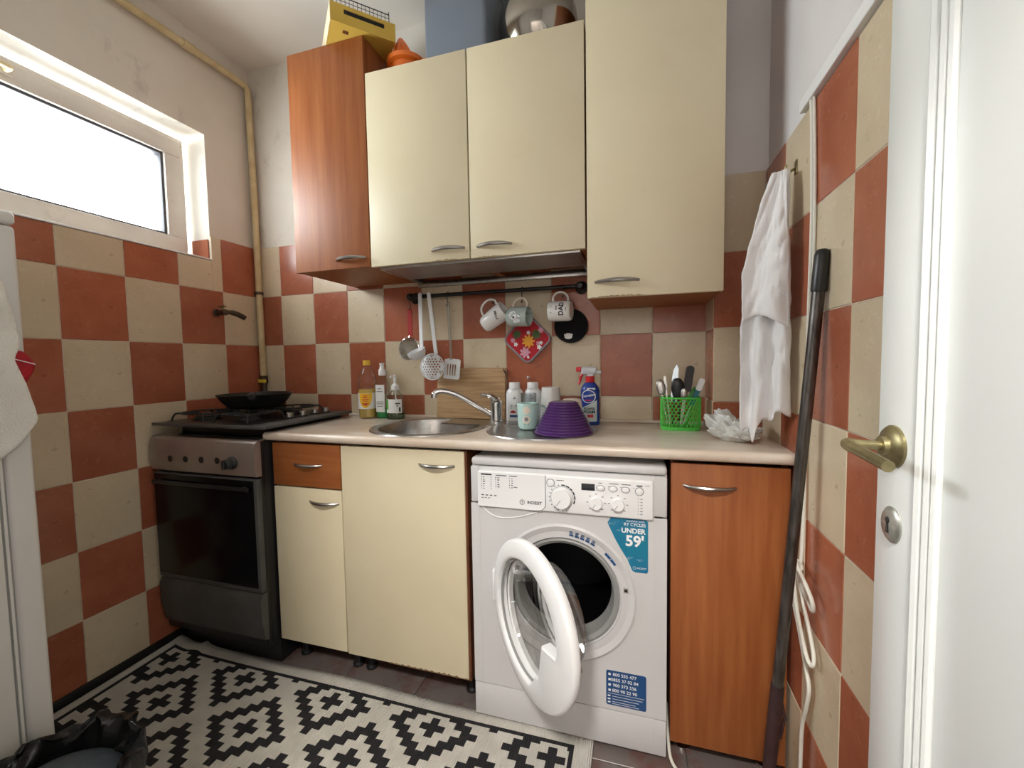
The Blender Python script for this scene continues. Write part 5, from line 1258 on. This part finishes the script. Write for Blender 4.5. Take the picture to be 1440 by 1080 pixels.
# front wall with a long slot
za_, zb_, xa_, xb_ = .034, .050, .045, .185
box(bm, .003, LU-.003, 0, .003, .003, za_, M=MY); box(bm, .003, LU-.003, 0, .003, zb_, HH, M=MY); box(bm, .003, xa_, 0, .003, za_, zb_, M=MY); box(bm, xb_, LU-.003, 0, .003, za_, zb_, M=MY)
obj('tray', bm, M_box_y, yb, False)
bm = new_bm(); box(bm, -.0012, 0.0002, -.001, LV, -.0005, HH+.001, M=MY); obj('torn_edge', bm, M_box_edge, yb, False)
bm = new_bm(); rect(bm, .045, .064, .030, .046, lambda a, b: MY @ Vector((a, b, -.0006))); obj('printed_mark', bm, M_orange_in, yb, False)
rk = thing('wire_rack', 'dark wire grid rack standing in the yellow cardboard box', 'rack', MY @ Vector((.1,.08,.004)))
bm = new_bm()
Mk = MY @ T(.012, .012, .004) @ RX(0)
for k in range(15): tube(bm, [Mk @ Vector((.014*k, .010, 0.0)), Mk @ Vector((.014*k, .010, .100))], .0009, 4)
for k in range(8): tube(bm, [Mk @ Vector((0, .010, .004+.014*k)), Mk @ Vector((.196, .010, .004+.014*k))], .0010 if k < 7 else .0017, 4)
for k in (0, 14): tube(bm, [Mk @ Vector((.014*k, .010, 0)), Mk @ Vector((.014*k, .010, .112))], .0016, 5)
obj('grid', bm, M_iron, rk, kind='stuff')
x, y, z = 1.052, -.250, 2.2365
jc = thing('citrus_juicer', 'orange plastic citrus juicer on the cream cabinet beside the yellow box', 'juicer', (x, y, z))
bm = new_bm(); lathe(bm, [(0,0),(.050,0),(.056,.04),(.060,.066),(.068,.070),(.073,.073),(.074,.088),(.071,.090),(.068,.088),(.064,.078),(.030,.074),(0,.072)], 36, T(x,y,z)); obj('dish', bm, M_orangep, jc)
bm = new_bm(); n_ = 40; prf = [(.040,.076),(.035,.112),(.022,.152),(.007,.184),(0,.190)]; ringz = []
for r_, z_ in prf:
    ringz.append([bm.verts.new((x-.012+r_*(1+.26*math.cos(8*2*PI*k/n_))*math.cos(2*PI*k/n_)-.10*(z_-.08), y+r_*(1+.18*math.cos(8*2*PI*k/n_))*math.sin(2*PI*k/n_), z+z_)) for k in range(n_)])
for a_, b_ in zip(ringz[:-1], ringz[1:]):
    for k in range(n_): bm.faces.new((a_[k], a_[(k+1) % n_], b_[(k+1) % n_], b_[k]))
obj('reamer', bm, M_orangep, jc)
bm = new_bm(); box(bm, x+.060, x+.086, y-.012, y+.012, z+.074, z+.088, .005); obj('spout', bm, M_orangep, jc)
bt = thing('dark_slot_block', 'added dark block inside the yellow cardboard box, darkening its slot', 'block', MY @ Vector((LU/2, LV/2, .004)))  # made-up filler, added so the slot in the box front looks dark
bm = new_bm(); box(bm, .008, LU-.008, .026, LV-.012, .0035, .074, .004, M=MY); obj('pan', bm, M_iron, bt)  # solid dark filler standing in for the shaded inside of the box
sb = thing('storage_box', 'blue-grey plastic storage box on top of the cream wall cabinets', 'box', (1.28, -.18, 2.2365))
bm = new_bm(); box(bm, 1.158, 1.395, -.305, -.06, 2.2365, 2.58, .014, 3); obj('tub', bm, M_bluebox, sb)
bm = new_bm(); box(bm, 1.150, 1.399, -.313, -.052, 2.56, 2.60, .012, 3); obj('lid', bm, M_bluebox, sb)
bm = new_bm(); lathe(bm, [(0,0),(.070,0),(.080,.004),(.112,.040),(.132,.080),(.142,.120),(.1435,.145),(.140,.175),(.130,.205),(.118,.228),(.121,.233),(.121,.237),(.114,.235),(.126,.205),(.136,.175),(.139,.145),(.137,.12),(.127,.08),(.107,.042),(.078,.008),(0,.005)], 56, T(1.556,-.190,2.2365)); obj('steel_bowl', bm, mat('polished_steel', (.36,.33,.29), .12, 1), None, label='polished steel bowl on top of the cream wall cabinet', cat='bowl')
